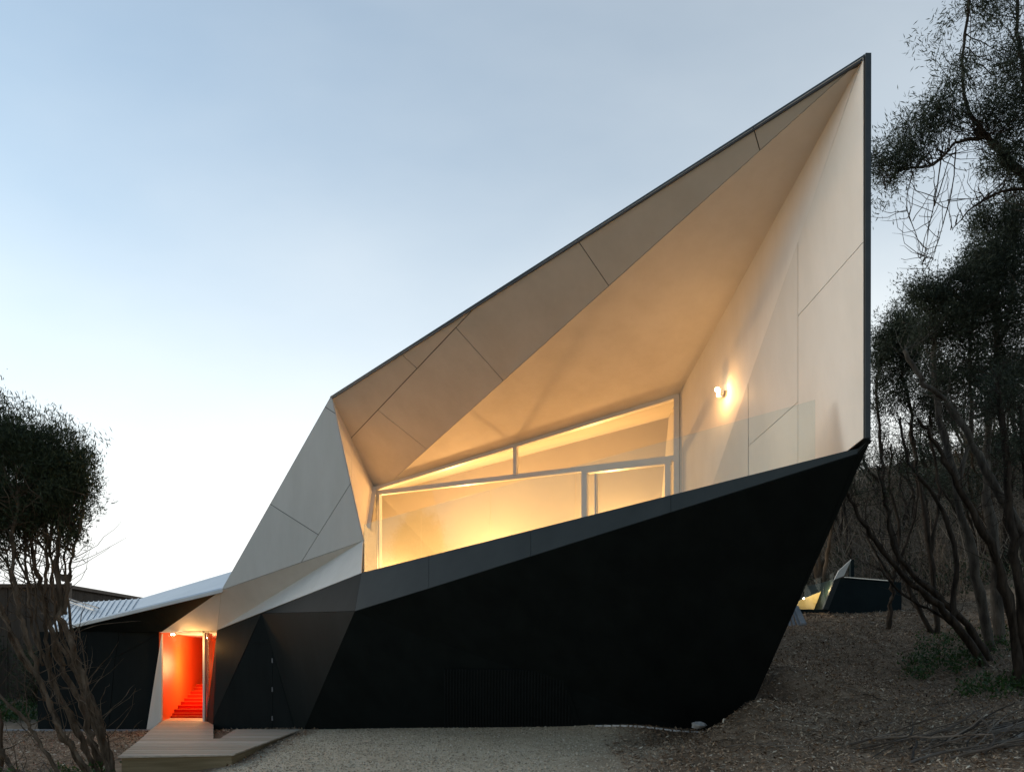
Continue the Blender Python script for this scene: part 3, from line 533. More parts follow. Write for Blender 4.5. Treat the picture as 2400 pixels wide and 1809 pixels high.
M['rib'] = mottled('blue_black_shutter', (.011, .0145, .0155), (.016, .0205, .0215), .5, 4, .12)
M['rock'] = mottled('pale_rock', (.4, .39, .37), (.6, .58, .55), .8, 10, .3, (14, .5, .03))

# ------------------------------------------------------------------ terrain
TA = np.array(TERRAIN)
def _tps_fit(P):
    n = len(P); d = np.hypot(P[:, None, 0]-P[None, :, 0], P[:, None, 1]-P[None, :, 1])
    K = np.where(d > 0, d*d*np.log(np.maximum(d, 1e-9)), 0)+np.eye(n)*0.02
    Q = np.c_[np.ones(n), P[:, :2]]
    A = np.block([[K, Q], [Q.T, np.zeros((3, 3))]])
    return np.linalg.solve(A, np.r_[P[:, 2], np.zeros(3)])
_W = _tps_fit(TA)
def height(x, y):
    x = np.asarray(x, float); y = np.asarray(y, float)
    xc = np.clip(x, -24, 30); yc = np.clip(y, 2, 38)
    d = np.hypot(xc[..., None]-TA[:, 0], yc[..., None]-TA[:, 1])
    k = np.where(d > 0, d*d*np.log(np.maximum(d, 1e-9)), 0)
    z = k @ _W[:-3] + _W[-3]+_W[-2]*xc+_W[-1]*yc
    z = np.clip(z, -.4, 16)
    far = np.clip(np.maximum(np.abs(x)-26, np.maximum(y-36, -y))/60, 0, 1)
    z = z*(1-far*far*(3-2*far))
    z = z+.025*np.sin(x*2.1+1.3*np.sin(y*1.7))*np.cos(y*1.9)*np.clip((z-.6)*2, 0, 1)
    return z
def hz(x, y): return float(height(np.array([x]), np.array([y]))[0])

def axis(lo, hi, step, far):
    a = np.arange(lo, hi+1e-6, step); g = []
    s = step; v = hi
    while v < far: s *= 1.35; v += s; g.append(v)
    h = []; s = step; v = lo
    while v > -far: s *= 1.35; v -= s; h.append(v)
    return np.r_[h[::-1], a, g]
gx, gy = axis(-14, 20, .16, 900), axis(4, 26, .16, 900)
GX, GY = np.meshgrid(gx, gy)
GZ = height(GX, GY)
def gravel_mask(x, y):
    """1 on the gravel forecourt, 0 on the bark mulch round it"""
    n = .35*np.sin(x*1.7+y*.9)+.25*np.sin(x*3.1-y*2.3)+.2*np.sin(y*4.1+x*.6)
    left = (x+4.55+.35*n)/.5
    right = ((2.35+.12*(y-9)) + .7*n - x)/1.6
    front = (y-4.)/2
    back = (15.2-y)/.2
    return np.clip(np.minimum(np.minimum(left, right), np.minimum(front, back)), 0, 1)
nx, ny = len(gx), len(gy)
idx = np.arange(nx*ny).reshape(ny, nx)
quads = np.stack([idx[:-1, :-1], idx[:-1, 1:], idx[1:, 1:], idx[1:, :-1]], -1).reshape(-1)
m, nt, b = material('ground_soil_and_gravel')
at = nt.nodes.new('ShaderNodeAttribute'); at.attribute_name = 'gravel'
soil = ramp(nt, noise(nt, 2.2, 8, .7), [(.3, (.13, .088, .055)), (.55, (.26, .18, .115)), (.75, (.40, .29, .20))])
grav = ramp(nt, noise(nt, 1.1, 9, .75), [(.25, (.43, .335, .225)), (.5, (.62, .50, .35)), (.75, (.71, .60, .44))])
nz = nt.nodes.new('ShaderNodeMath'); nz.operation = 'ADD'
n2 = nt.nodes.new('ShaderNodeMath'); n2.operation = 'MULTIPLY_ADD'; n2.inputs[1].default_value = .9; n2.inputs[2].default_value = -.45
nt.links.new(noise(nt, 3.5, 7, .7), n2.inputs[0]); nt.links.new(at.outputs['Fac'], nz.inputs[0]); nt.links.new(n2.outputs[0], nz.inputs[1])
nz.use_clamp = True
gm = nt.nodes.new('ShaderNodeMix'); gm.data_type = 'RGBA'
nt.links.new(nz.outputs[0], gm.inputs[0]); nt.links.new(soil, gm.inputs[6]); nt.links.new(grav, gm.inputs[7])
nt.links.new(gm.outputs[2], b.inputs['Base Color']); b.inputs['Roughness'].default_value = .95; b.inputs['Specular IOR Level'].default_value = .15
bump(nt, b, noise(nt, 45, 5, .7), .6, .02)
M['ground'] = m
ground = np_mesh('ground', np.stack([GX, GY, GZ], -1).reshape(-1, 3), quads, 4, M['ground'])
ground.data.attributes.new('gravel', 'FLOAT', 'POINT').data.foreach_set('value', gravel_mask(GX, GY).ravel().astype(np.float32))
ground.data.polygons.foreach_set('use_smooth', [True]*len(ground.data.polygons))
tag(ground, 'brown soil mound and pale gravel forecourt before the house', 'ground', kind='structure')

# ------------------------------------------------------------------ the house
house = empty('angular_house', (0, 13, 0.4))
tag(house, 'angular folded house with pale upper shell, black hull and glowing balcony', 'house')
T_PANEL = 0.012

def facet(key, name, mat, joint, gap=.007, edge=.0015, panels=True, panel_name='panel'):
    """one flat face of the shell: a backing sheet, and its cladding panels standing proud of it"""
    poly = [V(p) for p in FACETS[key]['poly']]
    n = normal_to_eye(poly)
    mb = MB(); mb.prism(poly, -n*.03)
    base = mb.build(name, joint, house)
    for pn in FACETS[key]['panels']:
        P = [V(p) for p in pn]; c = sum(P, Vector())/len(P)
        Q = list(P)
        for i in range(len(P)):
            a, b_ = P[i], P[(i+1) % len(P)]
            outer = set(on_edge(a, poly)) & set(on_edge(b_, poly))
            d = (b_-a).normalized(); inn = n.cross(d)
            if inn.dot(c-a) < 0: inn = -inn
            Q = clip_half(Q, a+inn*(edge if outer else gap), inn)
        if len(Q) < 3: continue
        mb = MB(); mb.prism([q+n*.0005 for q in Q], n*T_PANEL)
        mb.build(panel_name, mat, base)
    return base

facet('soffit_outer', 'soffit', M['white_panel'], M['joint'])
facet('soffit_inner', 'soffit', M['white_plain'], M['joint'])
facet('soffit_mid', 'soffit', M['white_panel'], M['joint'])
facet('soffit_door', 'soffit', M['white_panel'], M['joint'])
facet('wall_left_face', 'wall', M['white_panel'], M['joint'])
facet('reveal', 'wall', M['white_panel'], M['joint'], gap=.005)
facet('wall_in', 'wall', M['white_plain'], M['joint'], edge=.005)
facet('wall_right_face', 'wall', M['white_panel'], M['joint'], gap=.0045, edge=.005)
facet('sill', 'sloping_sill', M['white_panel'], M['joint'])
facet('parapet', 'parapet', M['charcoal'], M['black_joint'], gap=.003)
for k in 'abcde': facet('hull_'+k, 'hull', M['black_panel'], M['black_joint'])
for k in 'abcde': facet('dark_'+k, 'dark_wall', M['black_panel'], M['black_joint'], gap=.004)
facet('door_reveal', 'door_reveal', M['black_panel'], M['black_joint'])
facet('wing_wall', 'wing_wall', M['black_panel'], M['black_joint'], gap=.008)
facet('wing_eave', 'eave', M['black_panel'], M['black_joint'])
facet('white_reveal', 'door_reveal', M['white_panel'], M['white_panel'])

P = {k: V(v) for k, v in PTS.items()}
# wing roof: pale standing-seam sheets, each seam a rib
wr_poly = [V(p) for p in FACETS['wing_roof']['poly']]
wn = normal_to_eye(wr_poly)
if wn.z < 0: wn = -wn
mb = MB(); mb.prism(wr_poly, -wn*.06)
wing_roof = mb.build('roof', M['roof_metal'], house)
Sx, Rr, Rm, Rl, E3 = wr_poly
for i in range(13, 26):
    t = i/26
    a = Sx.lerp(E3, t)
    top = Rr.lerp(Rm, t/.5) if t < .5 else Rm.lerp(Rl, (t-.5)/.5)
    mb = MB(); mb.bar(a+wn*.012, top+wn*.012, (E3-Sx).normalized()*.04, wn*.022)
    mb.build('seam', M['roof_metal'], wing_roof)
mb = MB(); mb.bar(Sx+wn*.0, E3+wn*.0, Vector((.05, -.04, -.03)), Vector((0, 0, .07)))
mb.build('fascia', M['roof_metal'], house)

# dark metal trims along the folded edges
def trim(a, b_, side, up, mat=None, name='edge_trim'):
    mb = MB(); mb.bar(a, b_, side, up); return mb.build(name, mat or M['dark_trim'], house)
A_, T_, Bc, R1, R3 = P['A'], P['T'], P['Bc'], P['R1'], P['R3']
ridge = (T_-A_).normalized()
trim(A_-ridge*.01+Vector((-.01, .02, .006)), T_+ridge*.03+Vector((0, .03, .010)), Vector((.03, .03, 0)), Vector((0, 0, .018)))
trim(A_+Vector((0, .03, .02)), P['Sx']+Vector((-.0, .03, 0)), Vector((.03, 0, .01)), Vector((0, .05, 0)))
post = (Bc-T_)
trim(T_+Vector((.036, .02, .02)), Bc+Vector((.034, .02, 0)), Vector((.062, 0, 0)), Vector((0, .08, 0)), name='corner_post')
trim(P['G']+Vector((0, .02, .0)), R1+Vector((0, .02, .0)), Vector((.03, .03, 0)), Vector((0, 0, .02)), M['black_panel'])

# closing walls and roofs at the back
backT, backA, backBr = Vector((4.6, 18.6, 9.0)), Vector((-6.0, 22.6, 7.2)), Vector((4.8, 18.6, .3))
mb = MB(); mb.prism([A_, T_, backT, backA], (0, 0, -.04)); mb.build('roof', M['dark_roof'], house)
mb = MB(); mb.prism([T_+Vector((.05, .05, 0)), R3+Vector((0, .06, 0)), P['E']+Vector((.03, .1, 0)), backBr, backT], (-.03, 0, 0)); mb.build('side_wall', M['black_panel'], house)
mb = MB(); mb.prism([A_+Vector((0, .06, 0)), backA, Vector((-7.6, 22.3, 3.6)), P['WRr'], P['Sx']+Vector((0, .06, 0))], (.03, 0, 0)); mb.build('side_roof', M['dark_roof'], house)
mb = MB(); mb.prism([(-13.6, 23, .1), (-6.6, 23, .1), (-6.6, 23, 3.3), (-13.6, 23, 3.3)], (0, .05, 0)); mb.build('back_wall', M['black_panel'], house)
mb = MB(); mb.prism([(-11.66, 16.83, .05), (-13.6, 23, .1), (-13.6, 23, 3.3), P['WRl']+Vector((0, 0, -.08)), E3+Vector((0, 0, -.08))], (.05, 0, 0)); mb.build('side_wall', M['black_panel'], house)

# balcony floor and the lit room behind the window
Rm_ = {k: V(v) for k, v in ROOM.items()}
FZ = 3.25
fp = [Rm_['wlb'], Rm_['wrb'], Vector((4.6, 7.0, FZ)), P['G']+Vector((.03, -.5, FZ-P['G'].z))]
for k in ('parapet', 'hull_a', 'hull_b'):
    hn = normal_to_eye(FACETS[k]['poly']); fp = clip_half(fp, V(FACETS[k]['poly'][0])-hn*.09, -hn)
mb = MB(); mb.prism(fp, (0, 0, .02))
mb.build('balcony_floor', M['floor_timber'], house)
def inside(name, polys, mat, off):
    mb = MB()
    for p in polys: mb.prism(p, off)
    return mb.build(name, mat, house)
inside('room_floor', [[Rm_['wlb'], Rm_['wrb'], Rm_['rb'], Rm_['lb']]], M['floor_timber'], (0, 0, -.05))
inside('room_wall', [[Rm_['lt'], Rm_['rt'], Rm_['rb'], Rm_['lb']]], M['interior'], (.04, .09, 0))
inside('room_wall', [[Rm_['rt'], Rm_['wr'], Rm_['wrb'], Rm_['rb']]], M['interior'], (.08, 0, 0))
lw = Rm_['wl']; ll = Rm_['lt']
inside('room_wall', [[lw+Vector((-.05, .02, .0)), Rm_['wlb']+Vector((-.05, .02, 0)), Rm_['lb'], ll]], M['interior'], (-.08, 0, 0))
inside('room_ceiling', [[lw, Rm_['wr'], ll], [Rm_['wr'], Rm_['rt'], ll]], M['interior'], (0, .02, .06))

# window: frame bars, panes
wdir = (Rm_['wr']-Rm_['wl']); wdir.z = 0; wdir.normalize()
wnrm = Vector((wdir.y, -wdir.x, 0))
if wnrm.y > 0: wnrm = -wnrm
mb = MB(); mb.bar(V(BARS[0][1])+wnrm*.01, V(BARS[0][2])+wnrm*.01, wnrm*.12, Vector((0, 0, BARS[0][3])))
window = mb.build('window_frame', M['frame_white'], house)
for i, (nm, a, b_, w) in enumerate(BARS[1:]):
    a, b_ = V(a), V(b_); ax = (b_-a).normalized(); up = ax.cross(wnrm).normalized()
    mb = MB(); o = wnrm*(.012+.004*i); mb.bar(a+o, b_+o, wnrm*(.10+.006*i), up*w); mb.build(nm, M['frame_white'], window)
for p in PANES:
    mb = MB(); mb.prism([V(q) for q in p], wnrm*-.012); mb.build('pane', M['glass'], window)
# slanting side light between the reveal and the window jamb
c2, c1, g = P['C2'], P['C1'], P['G']
jt, jb = V(BARS[2][1]), V(BARS[2][2])
mb = MB(); mb.prism([c2+Vector((.05, 0, -.05)), c1+Vector((.03, .02, 0)), Vector((c1.x+.05, c1.y, FZ)), jb, jt], (0, .012, 0)); mb.build('pane', M['glass'], window)
mb = MB(); mb.bar(c2+Vector((.04, -.06, -.02)), c1+Vector((.02, 0, -.05)), Vector((.09, .04, 0)), Vector((.03, -.07, 0))); mb.build('jamb', M['frame_white'], window)

# glass balustrade standing on the parapet
mb = MB(); mb.bar(V(GLASS[0][1])+Vector((0, .0, .0)), V(GLASS[-1][2]), Vector((.03, .03, 0)), Vector((0, 0, .05)))
rail = mb.build('balustrade', M['steel'], house)
for q in GLASS:
    a, b_, c, d = [V(p) for p in q]; e = (d-a).normalized()*.006
    n = (c-b_).cross(a-b_).normalized()
    mb = MB(); mb.prism([a+e, b_+e, c-e, d-e], n*.012); mb.build('glass_panel', M['rail_glass'], rail)
a, b_ = V(GLASS[0][0]), V(GLASS[0][1])
mb = MB(); back = Vector((-.02, 1.2, 0)); mb.prism([a, b_, b_+back, a+back], (.012, 0, 0)); mb.build('glass_panel', M['rail_glass'], rail)

# garage shutter: ribs on the hull
ga = [V(p) for p in GARAGE]; gn = normal_to_eye(ga)
mb = MB(); mb.prism([p+gn*.014 for p in ga], gn*.012); shutter = mb.build('garage_door', M['black_panel'], house)
for i in range(46):
    t = (i+.5)/46
    top = ga[0].lerp(ga[3]+(ga[3]-ga[0])*.17, t); bot = ga[1].lerp(ga[2], t)
    lim = (ga[3]-top).dot((ga[2]-ga[1]).normalized())
    if lim < 0:                                      # right edge leans: shorten the outer ribs
        f = min(1, -lim/max(((ga[2]-ga[1]).normalized()).dot(ga[2]-ga[3]), 1e-3)); top = top.lerp(bot, f)
    if (top-bot).length < .1: continue
    mb = MB(); mb.bar(top+gn*.034, bot+gn*.034, (ga[2]-ga[1]).normalized()*.028, gn*.016); mb.build('rib', M['rib'], shutter)
# small vent on the hull, hinges of the store door
hx = (V(FACETS['hull_b']['poly'][2])-V(FACETS['hull_b']['poly'][1])).normalized()
mb = MB(); mb.bar(P['vent']+gn*.02-hx*.1, P['vent']+gn*.02+hx*.1, gn*.03, Vector((0, 0, .035))); mb.build('vent', M['dark_trim'], house)
dn_ = normal_to_eye(FACETS['dark_b']['poly'])
for h in HINGES:
    mb = MB(); mb.bar(V(h)+dn_*.02+Vector((0, 0, -.05)), V(h)+dn_*.02+Vector((0, 0, .05)), Vector((.02, .008, 0)), dn_*.02); mb.build('hinge', M['concrete'], house)
# pale flashing where the hull meets the gravel
for i in range(14):
    t0 = .70+.018*i
    a = Vector((-4.435, 14.6, .31)).lerp(Vector((4.17, 12.4, .54)), t0); c = Vector((-4.435, 14.6, .31)).lerp(Vector((4.17, 12.4, .54)), t0+.015)
    a.z = hz(a.x, a.y-.06)+.0; c.z = hz(c.x, c.y-.06)+.0
    mb = MB(); mb.bar(a+Vector((0, -.06, .012)), c+Vector((0, -.06, .012)), Vector((.004, .02, 0)), Vector((0, 0, .03+.008*random.random()))); mb.build('flashing', M['frame_white'], house)

# entrance: red hall with stairs, door leaf and frame
hall_l0, hall_l1 = Vector((-8.6, 16.75, .3)), Vector((-9.9, 22, .3))
hall_r0, hall_r1 = Vector((-7.1, 16.72, .3)), Vector((-7.9, 22, .3))
up = Vector((0, 0, 2.19)); upf = Vector((0, 0, 2.4))
def quad(name, a, b_, c, d, mat, off, parent=house):
    mb = MB(); mb.prism([a, b_, c, d], off); return mb.build(name, mat, parent)
quad('hall_wall', hall_l0, hall_l1, hall_l1+up, hall_l0+up, M['red'], (-.06, 0, 0))
quad('hall_wall', hall_r0, hall_r1, hall_r1+up, hall_r0+up, M['red'], (.06, 0, 0))
quad('hall_wall', hall_l1, hall_r1, hall_r1+up, hall_l1+up, M['red'], (0, .06, 0))
quad('hall_ceiling', hall_l0+up+Vector((0, -.12, 0)), hall_r0+up+Vector((0, -.12, 0)), hall_r1+up, hall_l1+up, M['white_plain'], (0, 0, .05))
quad('hall_floor', hall_l0, hall_r0, hall_r1, hall_l1, M['floor_timber'], (0, 0, -.05))
stair = None
for i, (x, y, z) in enumerate(STEPS):
    yn = STEPS[i+1][1] if i+1 < len(STEPS) else y+.4
    xr = -7.1-.152*(y-16.72)-.03
    mb = MB(); mb.box((x-.02, y, .301), (xr, yn+.02, z+.09))
    o = mb.build('stair' if stair is None else 'step', M['red_step'], house if stair is None else stair)
    if stair is None: stair = o
    mb = MB(); mb.box((x-.02, y-.012, z+.091), (xr, y+.035, z+.107)); mb.build('nosing', M['red'], stair)
mb = MB(); mb.bar((-7.50, 16.66, .3), (-7.50, 16.66, 2.49), (.045, 0, 0), (0, .12, 0)); frame = mb.build('door_frame', M['frame_white'], house)
mb = MB(); mb.bar((-8.55, 16.66, 2.475), (-7.10, 16.66, 2.475), (0, .12, 0), (0, 0, .03)); mb.build('door_head', M['frame_white'], frame)
mb = MB(); mb.prism([(-7.46, 16.70, .31), (-7.46, 16.70, 2.46), (-7.73, 17.5, 2.46), (-7.73, 17.5, .31)], (.045, .012, 0)); door = mb.build('door', M['brown_timber'], house)
mb = MB(); mb.bar((-7.60, 17.30, 1.3), (-7.69, 17.28, 1.3), (0, .02, 0), (0, 0, .02)); mb.build('door_handle', M['steel'], door)
mb = MB(); mb.prism([(-7.46, 16.62, .31), (-6.92, 16.05, 2.47), (-7.46, 16.62, 2.47)], (.01, .01, 0)); mb.build('sidelight', M['glass'], house)
mb = MB(); mb.box((-8.95, 18.0, 1.28), (-8.93, 18.06, 1.34)); mb.build('switch_plate', M['frame_white'], house)

# ------------------------------------------------------------------ lamps
WARM = (1.0, .51, .17)
def point(parent, loc, power, radius=.05, col=WARM, spot=None):
    l = bpy.data.lights.new('lamp_light', 'SPOT' if spot else 'POINT'); l.energy = power; l.color = col; l.shadow_soft_size = radius
    if spot: l.spot_size = R(spot[1]); l.spot_blend = .6
    o = bpy.data.objects.new('lamp_light', l); COL.objects.link(o); o.parent = parent
    o.location = Vector(loc)-parent.location
    if spot: o.rotation_euler = Vector(spot[0]).to_track_quat('-Z', 'Y').to_euler()
    return o
wl_n = normal_to_eye(FACETS['wall_in']['poly'])
wlp = P['wall_lamp']+wl_n*.015
lamp = empty('wall_lamp', wlp)
tag(lamp, 'small lit spotlight on the pale balcony wall right of the window', 'lamp')
mb = MB(); mb.disc(wlp, wl_n, .05, .02); mb.build('back_plate', M['steel'], lamp)
mb = MB(); mb.tube([wlp, wlp+wl_n*.09], .012, .012, 8); mb.build('arm', M['steel'], lamp)
head = wlp+wl_n*.11
mb = MB(); mb.disc(head+Vector((0, -.01, .04)), (-.1, -.1, -1), .042, .10); mb.build('lamp_head', M['frame_white'], lamp)
mb = MB(); mb.disc(head+Vector((-.045, -.05, .035)), (-.7, -.7, .1), .036, .012); mb.build('lens', M['bulb'], lamp)
point(lamp, head+wl_n*.10+Vector((0, -.06, -.08)), 11, .03)

dl = P['lampdoor']
lamp = empty('ceiling_downlight', dl)
tag(lamp, 'bright round downlight in the ceiling of the red entrance hall', 'lamp')
mb = MB(); mb.disc(dl+Vector((0, 0, .03)), (0, 0, 1), .055, .03); mb.build('rim', M['steel'], lamp)
mb = MB(); mb.disc(dl+Vector((0, 0, .0)), (0, 0, 1), .04, .035); mb.build('lens', M['bulb'], lamp)
point(lamp, dl+Vector((.50, -.15, -.22)), 15, .05, (1, .5, .15))

def uplight(x, y, z, power, label, z0=FZ):
    o = empty('floor_uplight', (x, y, z0)); tag(o, label, 'lamp', 'uplights inside the glowing room')
    mb = MB(); mb.disc((x, y, z0), (0, 0, 1), .07, .03, 16); mb.build('foot', M['steel'], o)
    mb = MB(); mb.tube([(x, y, z0+.03), (x, y, z-.1)], .014, .014, 8); mb.build('stem', M['steel'], o)
    mb = MB(); mb.disc((x, y, z-.1), (0, 0, 1), .045, .1, 16); mb.build('bowl', M['frame_white'], o)
    mb = MB(); mb.disc((x, y, z), (0, 0, 1), .035, .02, 16); mb.build('bulb', M['bulb'], o)
    point(o, (x, y, z+.12), power, .09)
bn = Vector((.397, .918, 0))
def room_pt(px, off): # a spot in front of the back wall
    a = Rm_['lb'].lerp(Rm_['rb'], px); return a-bn*off
for t, off, z, pw, lb in ((.16, .5, 3.7, 230, 'hidden uplight glowing low on the left of the lit room wall'), (.52, 1.6, 4.15, 540, 'hidden uplight glowing low at the middle of the lit room wall'), (.90, .45, 4.25, 470, 'hidden uplight glowing behind the white sliding door')):
    p = room_pt(t, off); uplight(p.x, p.y, z, pw, lb)

hall_fill = Vector((-8.75, 19.5, 2.42))  # fill lamp added out of sight behind the door frame to brighten the hall
lamp = empty('ceiling_downlight', hall_fill); tag(lamp, 'unseen fill downlight added deeper in the red entrance hall above the stairs', 'lamp')
mb = MB(); mb.disc(hall_fill+Vector((0, 0, .03)), (0, 0, 1), .055, .03); mb.build('rim', M['steel'], lamp)
mb = MB(); mb.disc(hall_fill, (0, 0, 1), .04, .035); mb.build('lens', M['bulb'], lamp)
point(lamp, hall_fill+Vector((.42, -.9, -.75)), 85, .35, (1, .60, .26))

# ------------------------------------------------------------------ timber deck
deck = empty('timber_deck', (-5.6, 12.5, 0))
tag(deck, 'weathered grey timber entrance deck leading to the red doorway', 'deck')
D = [V(p) for p in DECK]
def xat(a, b_, y): return a.x+(b_.x-a.x)*(y-a.y)/(b_.y-a.y)
def left(y):
    for a, b_ in ((D[0], D[10]), (D[10], D[9]), (D[9], D[8])):
        if y <= b_.y: return xat(a, b_, y)
    return xat(D[9], D[8], y)
def right_spans(y):
    """x intervals of the deck at depth y"""
    l = left(y)
    r = xat(D[1], D[2], y) if y > D[1].y else (D[0].x+(D[1].x-D[0].x)*(y-D[0].y)/(D[1].y-D[0].y))
    if y < D[4].y: return [(l, r)]
    rr = xat(D[5], D[6], y) if y < D[6].y else xat(D[6], D[7], y)
    sp = [(l, rr)]
    if y < D[3].y-.02: sp.append((xat(D[4], D[3], y), xat(D[1], D[2], min(y, D[2].y))))
    return sp
y = D[0].y+.002
pw = .088
while y < D[7].y-.01:
    y1 = min(y+pw, D[7].y)
    if y < D[4].y-.004 and y1 > D[4].y: y1 = D[4].y-.001
    s0, s1 = right_spans(y+.002), right_spans(y1-.0005)
    for (a0, a1), (b0, b1) in zip(s0, s1):
        if max(a1-a0, b1-b0) < .05: continue
        dz = random.uniform(-.0015, .0015); j = random.uniform(-.006, .006)
        if a1 < a0: a1 = a0+.01
        if b1 < b0: b1 = b0+.01
        mb = MB(); mb.prism([(a0+j, y+.003, .276+dz), (a1+j, y+.003, .276+dz), (b1+j, y1-.003, .276+dz), (b0+j, y1-.003, .276+dz)], (0, 0, .024)); mb.build('plank', M['plank'], deck)
    y = y1
def skirt(a, b_, zlo, out, t=.03):
    d = V((b_.x-a.x, b_.y-a.y, 0)).normalized(); n = V((d.y, -d.x, 0))*out
    mb = MB(); mb.prism([V((a.x, a.y, zlo)), V((b_.x, b_.y, zlo)), V((b_.x, b_.y, .274)), V((a.x, a.y, .274))], -n*t); mb.build('fascia', M['plank_edge'], deck)
skirt(D[0]+V((.03, .04, 0)), D[1]+V((-.04, .03, 0)), -.45, 1)
skirt(D[1]+V((-.03, .04, 0)), D[2]+V((-.04, -.02, 0)), -.2, 1)
skirt(D[0]+V((.04, .05, 0)), D[10]+V((.04, 0, 0)), -.3, -1)
skirt(D[10]+V((.04, 0, 0)), D[9]+V((.04, 0, 0)), -.3, -1)
skirt(D[5]+V((-.03, .0, 0)), D[6]+V((-.03, 0, 0)), -.2, 1)
skirt(D[4]+V((.03, .02, 0)), D[3]+V((.03, -.02, 0)), -.2, -1)
for p in (D[0]+V((.10, .09, 0)), D[1]+V((-.10, .10, 0)), D[1]+V((-.8, .08, 0))):
    mb = MB(); mb.box((p.x-.045, p.y-.035, -.45), (p.x+.045, p.y+.055, .27)); mb.build('post', M['plank_edge'], deck)

# concrete kerb along the wing
edging = MB()
edging.box((-12.6, 16.45, -.1), (-8.75, 16.70, .10))
tag(edging.build('concrete_kerb', M['concrete']), 'grey concrete strip at the foot of the black wing wall', 'kerb', kind='structure')

# pale rock at the right end of the garage
bm_pts = []
mb = MB()
for i in range(5):
    for k in range(8):
        th = math.pi*(i+.5)/5; ph = 2*math.pi*k/8
        r = .09*(1+.35*(random.random()-.5))
        bm_pts.append((3.32+r*math.sin(th)*math.cos(ph)*1.5, 12.15+r*math.sin(th)*math.sin(ph), .62+r*math.cos(th)*.7))
mb.add(bm_pts, [(i*8+k, i*8+(k+1) % 8, (i+1)*8+(k+1) % 8, (i+1)*8+k) for i in range(4) for k in range(8)]+[tuple(range(8)), tuple(range(39, 31, -1))])
tag(mb.build('rock', M['rock']), 'small pale rock at the foot of the black hull by the mound', 'rock')

# ------------------------------------------------------------------ neighbouring house (left, behind the tree)
nb = empty('neighbour_house', (-18, 25, 0))
tag(nb, 'flat roofed brown house behind the leaning tree', 'house')
mb = MB(); mb.box((-26, 24.0, -.3), (-15.75, 30, 4.35)); mb.build('wall', M['house_brown'], nb)
mb = MB(); mb.box((-26.2, 23.85, 4.35), (-15.65, 30.2, 4.47)); mb.build('roof', M['brown_timber'], nb)
mb = MB(); mb.prism([(-15.86, 23.8, 4.80), (-15.47, 23.8, 4.80), (-15.54, 23.8, 4.55), (-15.70, 23.8, 4.55)], (0, .25, 0)); rh = mb.build('rain_head', M['brown_timber'], nb)
mb = MB(); mb.box((-15.62, 23.85, 3.0), (-15.5, 24.05, 4.52)); mb.build('downpipe', M['brown_timber'], nb)
for i in range(16):
    x = -26+i*.64
    mb = MB(); mb.box((x, 23.97, -.2), (x+.60, 23.999, 4.34)); mb.build('board', M['house_brown'], nb)

# pipe along the wing roof
pa, pb = P['pipe_a']+wn*.10, P['pipe_b']+wn*.10
rack = empty('roof_gutter', pb); tag(rack, 'thin dark and white flashing strip lying across the pale wing roof', 'flashing')
mb = MB(); mb.bar(pa, pb, Vector((.05, -.02, 0)), Vector((0, 0, .05))); mb.build('strip', M['frame_white'], rack)
mb = MB(); mb.bar(pa+Vector((.10, .03, .05)), pb+Vector((.10, .03, .05)), Vector((.05, -.02, 0)), Vector((0, 0, .03))); mb.build('strip', M['dark_trim'], rack)

# ------------------------------------------------------------------ second pavilion on the mound
pv = empty('garden_pavilion', (9.5, 19.5, 2.8))
tag(pv, 'dark green faceted outbuilding with white spike on the mound behind', 'outbuilding')
q = {k: ([V(p) for p in v] if not isinstance(v[0][0], tuple) else v) for k, v in PAVILION.items()}
mb = MB()
bx = q['box']
mb.prism([bx[0], bx[1], bx[2], bx[5]+Vector((0, 0, -.4)), bx[6], bx[7]], (0, 2.2, 0)); mb.prism([bx[2], bx[3], bx[4], bx[5]+Vector((0, .001, 0))], (0, 1.9, 0))
mb.build('wall', M['pavilion'], pv)
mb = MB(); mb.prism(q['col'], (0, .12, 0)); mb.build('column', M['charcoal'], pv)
mb = MB(); mb.prism(q['spike'], (0, .05, .0)); mb.build('spike', M['white_panel'], pv)
mb = MB(); mb.prism(q['wall'], (0, .1, 0)); mb.build('inner_wall', M['lit_render'], pv)
for gpoly in PAVILION['glass']:
    mb = MB(); mb.prism([V(p) for p in gpoly], (0, -.012, 0)); mb.build('glass_panel', M['glass'], pv)
mb = MB(); mb.bar(q['post'][0], q['post'][1], (.1, 0, 0), (0, .1, 0)); mb.build('post', M['pavilion'], pv)
mb = MB(); mb.bar(bx[0]+Vector((.1, -.01, .01)), bx[7]+Vector((0, -.01, .01)), (0, .05, 0), (0, 0, .02)); mb.build('capping', M['steel'], pv)
for i, c in enumerate(q['lamps']):
    lo = empty('pavilion_lamp', c); tag(lo, ('brightest small lit lamp beside the grey column of the green outbuilding', 'small lit lamp low on the sandy wall of the outbuilding', 'small lit lamp at the left of the sandy outbuilding wall')[i], 'lamp')
    mb = MB(); mb.disc(c+Vector((0, .03, 0)), (0, -1, 0), .05, .03); mb.build('rim', M['steel'], lo)
    mb = MB(); mb.disc(c, (0, -1, 0), (.035, .018, .014)[i], .02); mb.build('bulb', M['bulb'], lo)
    if i == 0: point(lo, c+Vector((-.35, -.35, .05)), 22, .05, (1, .75, .35))
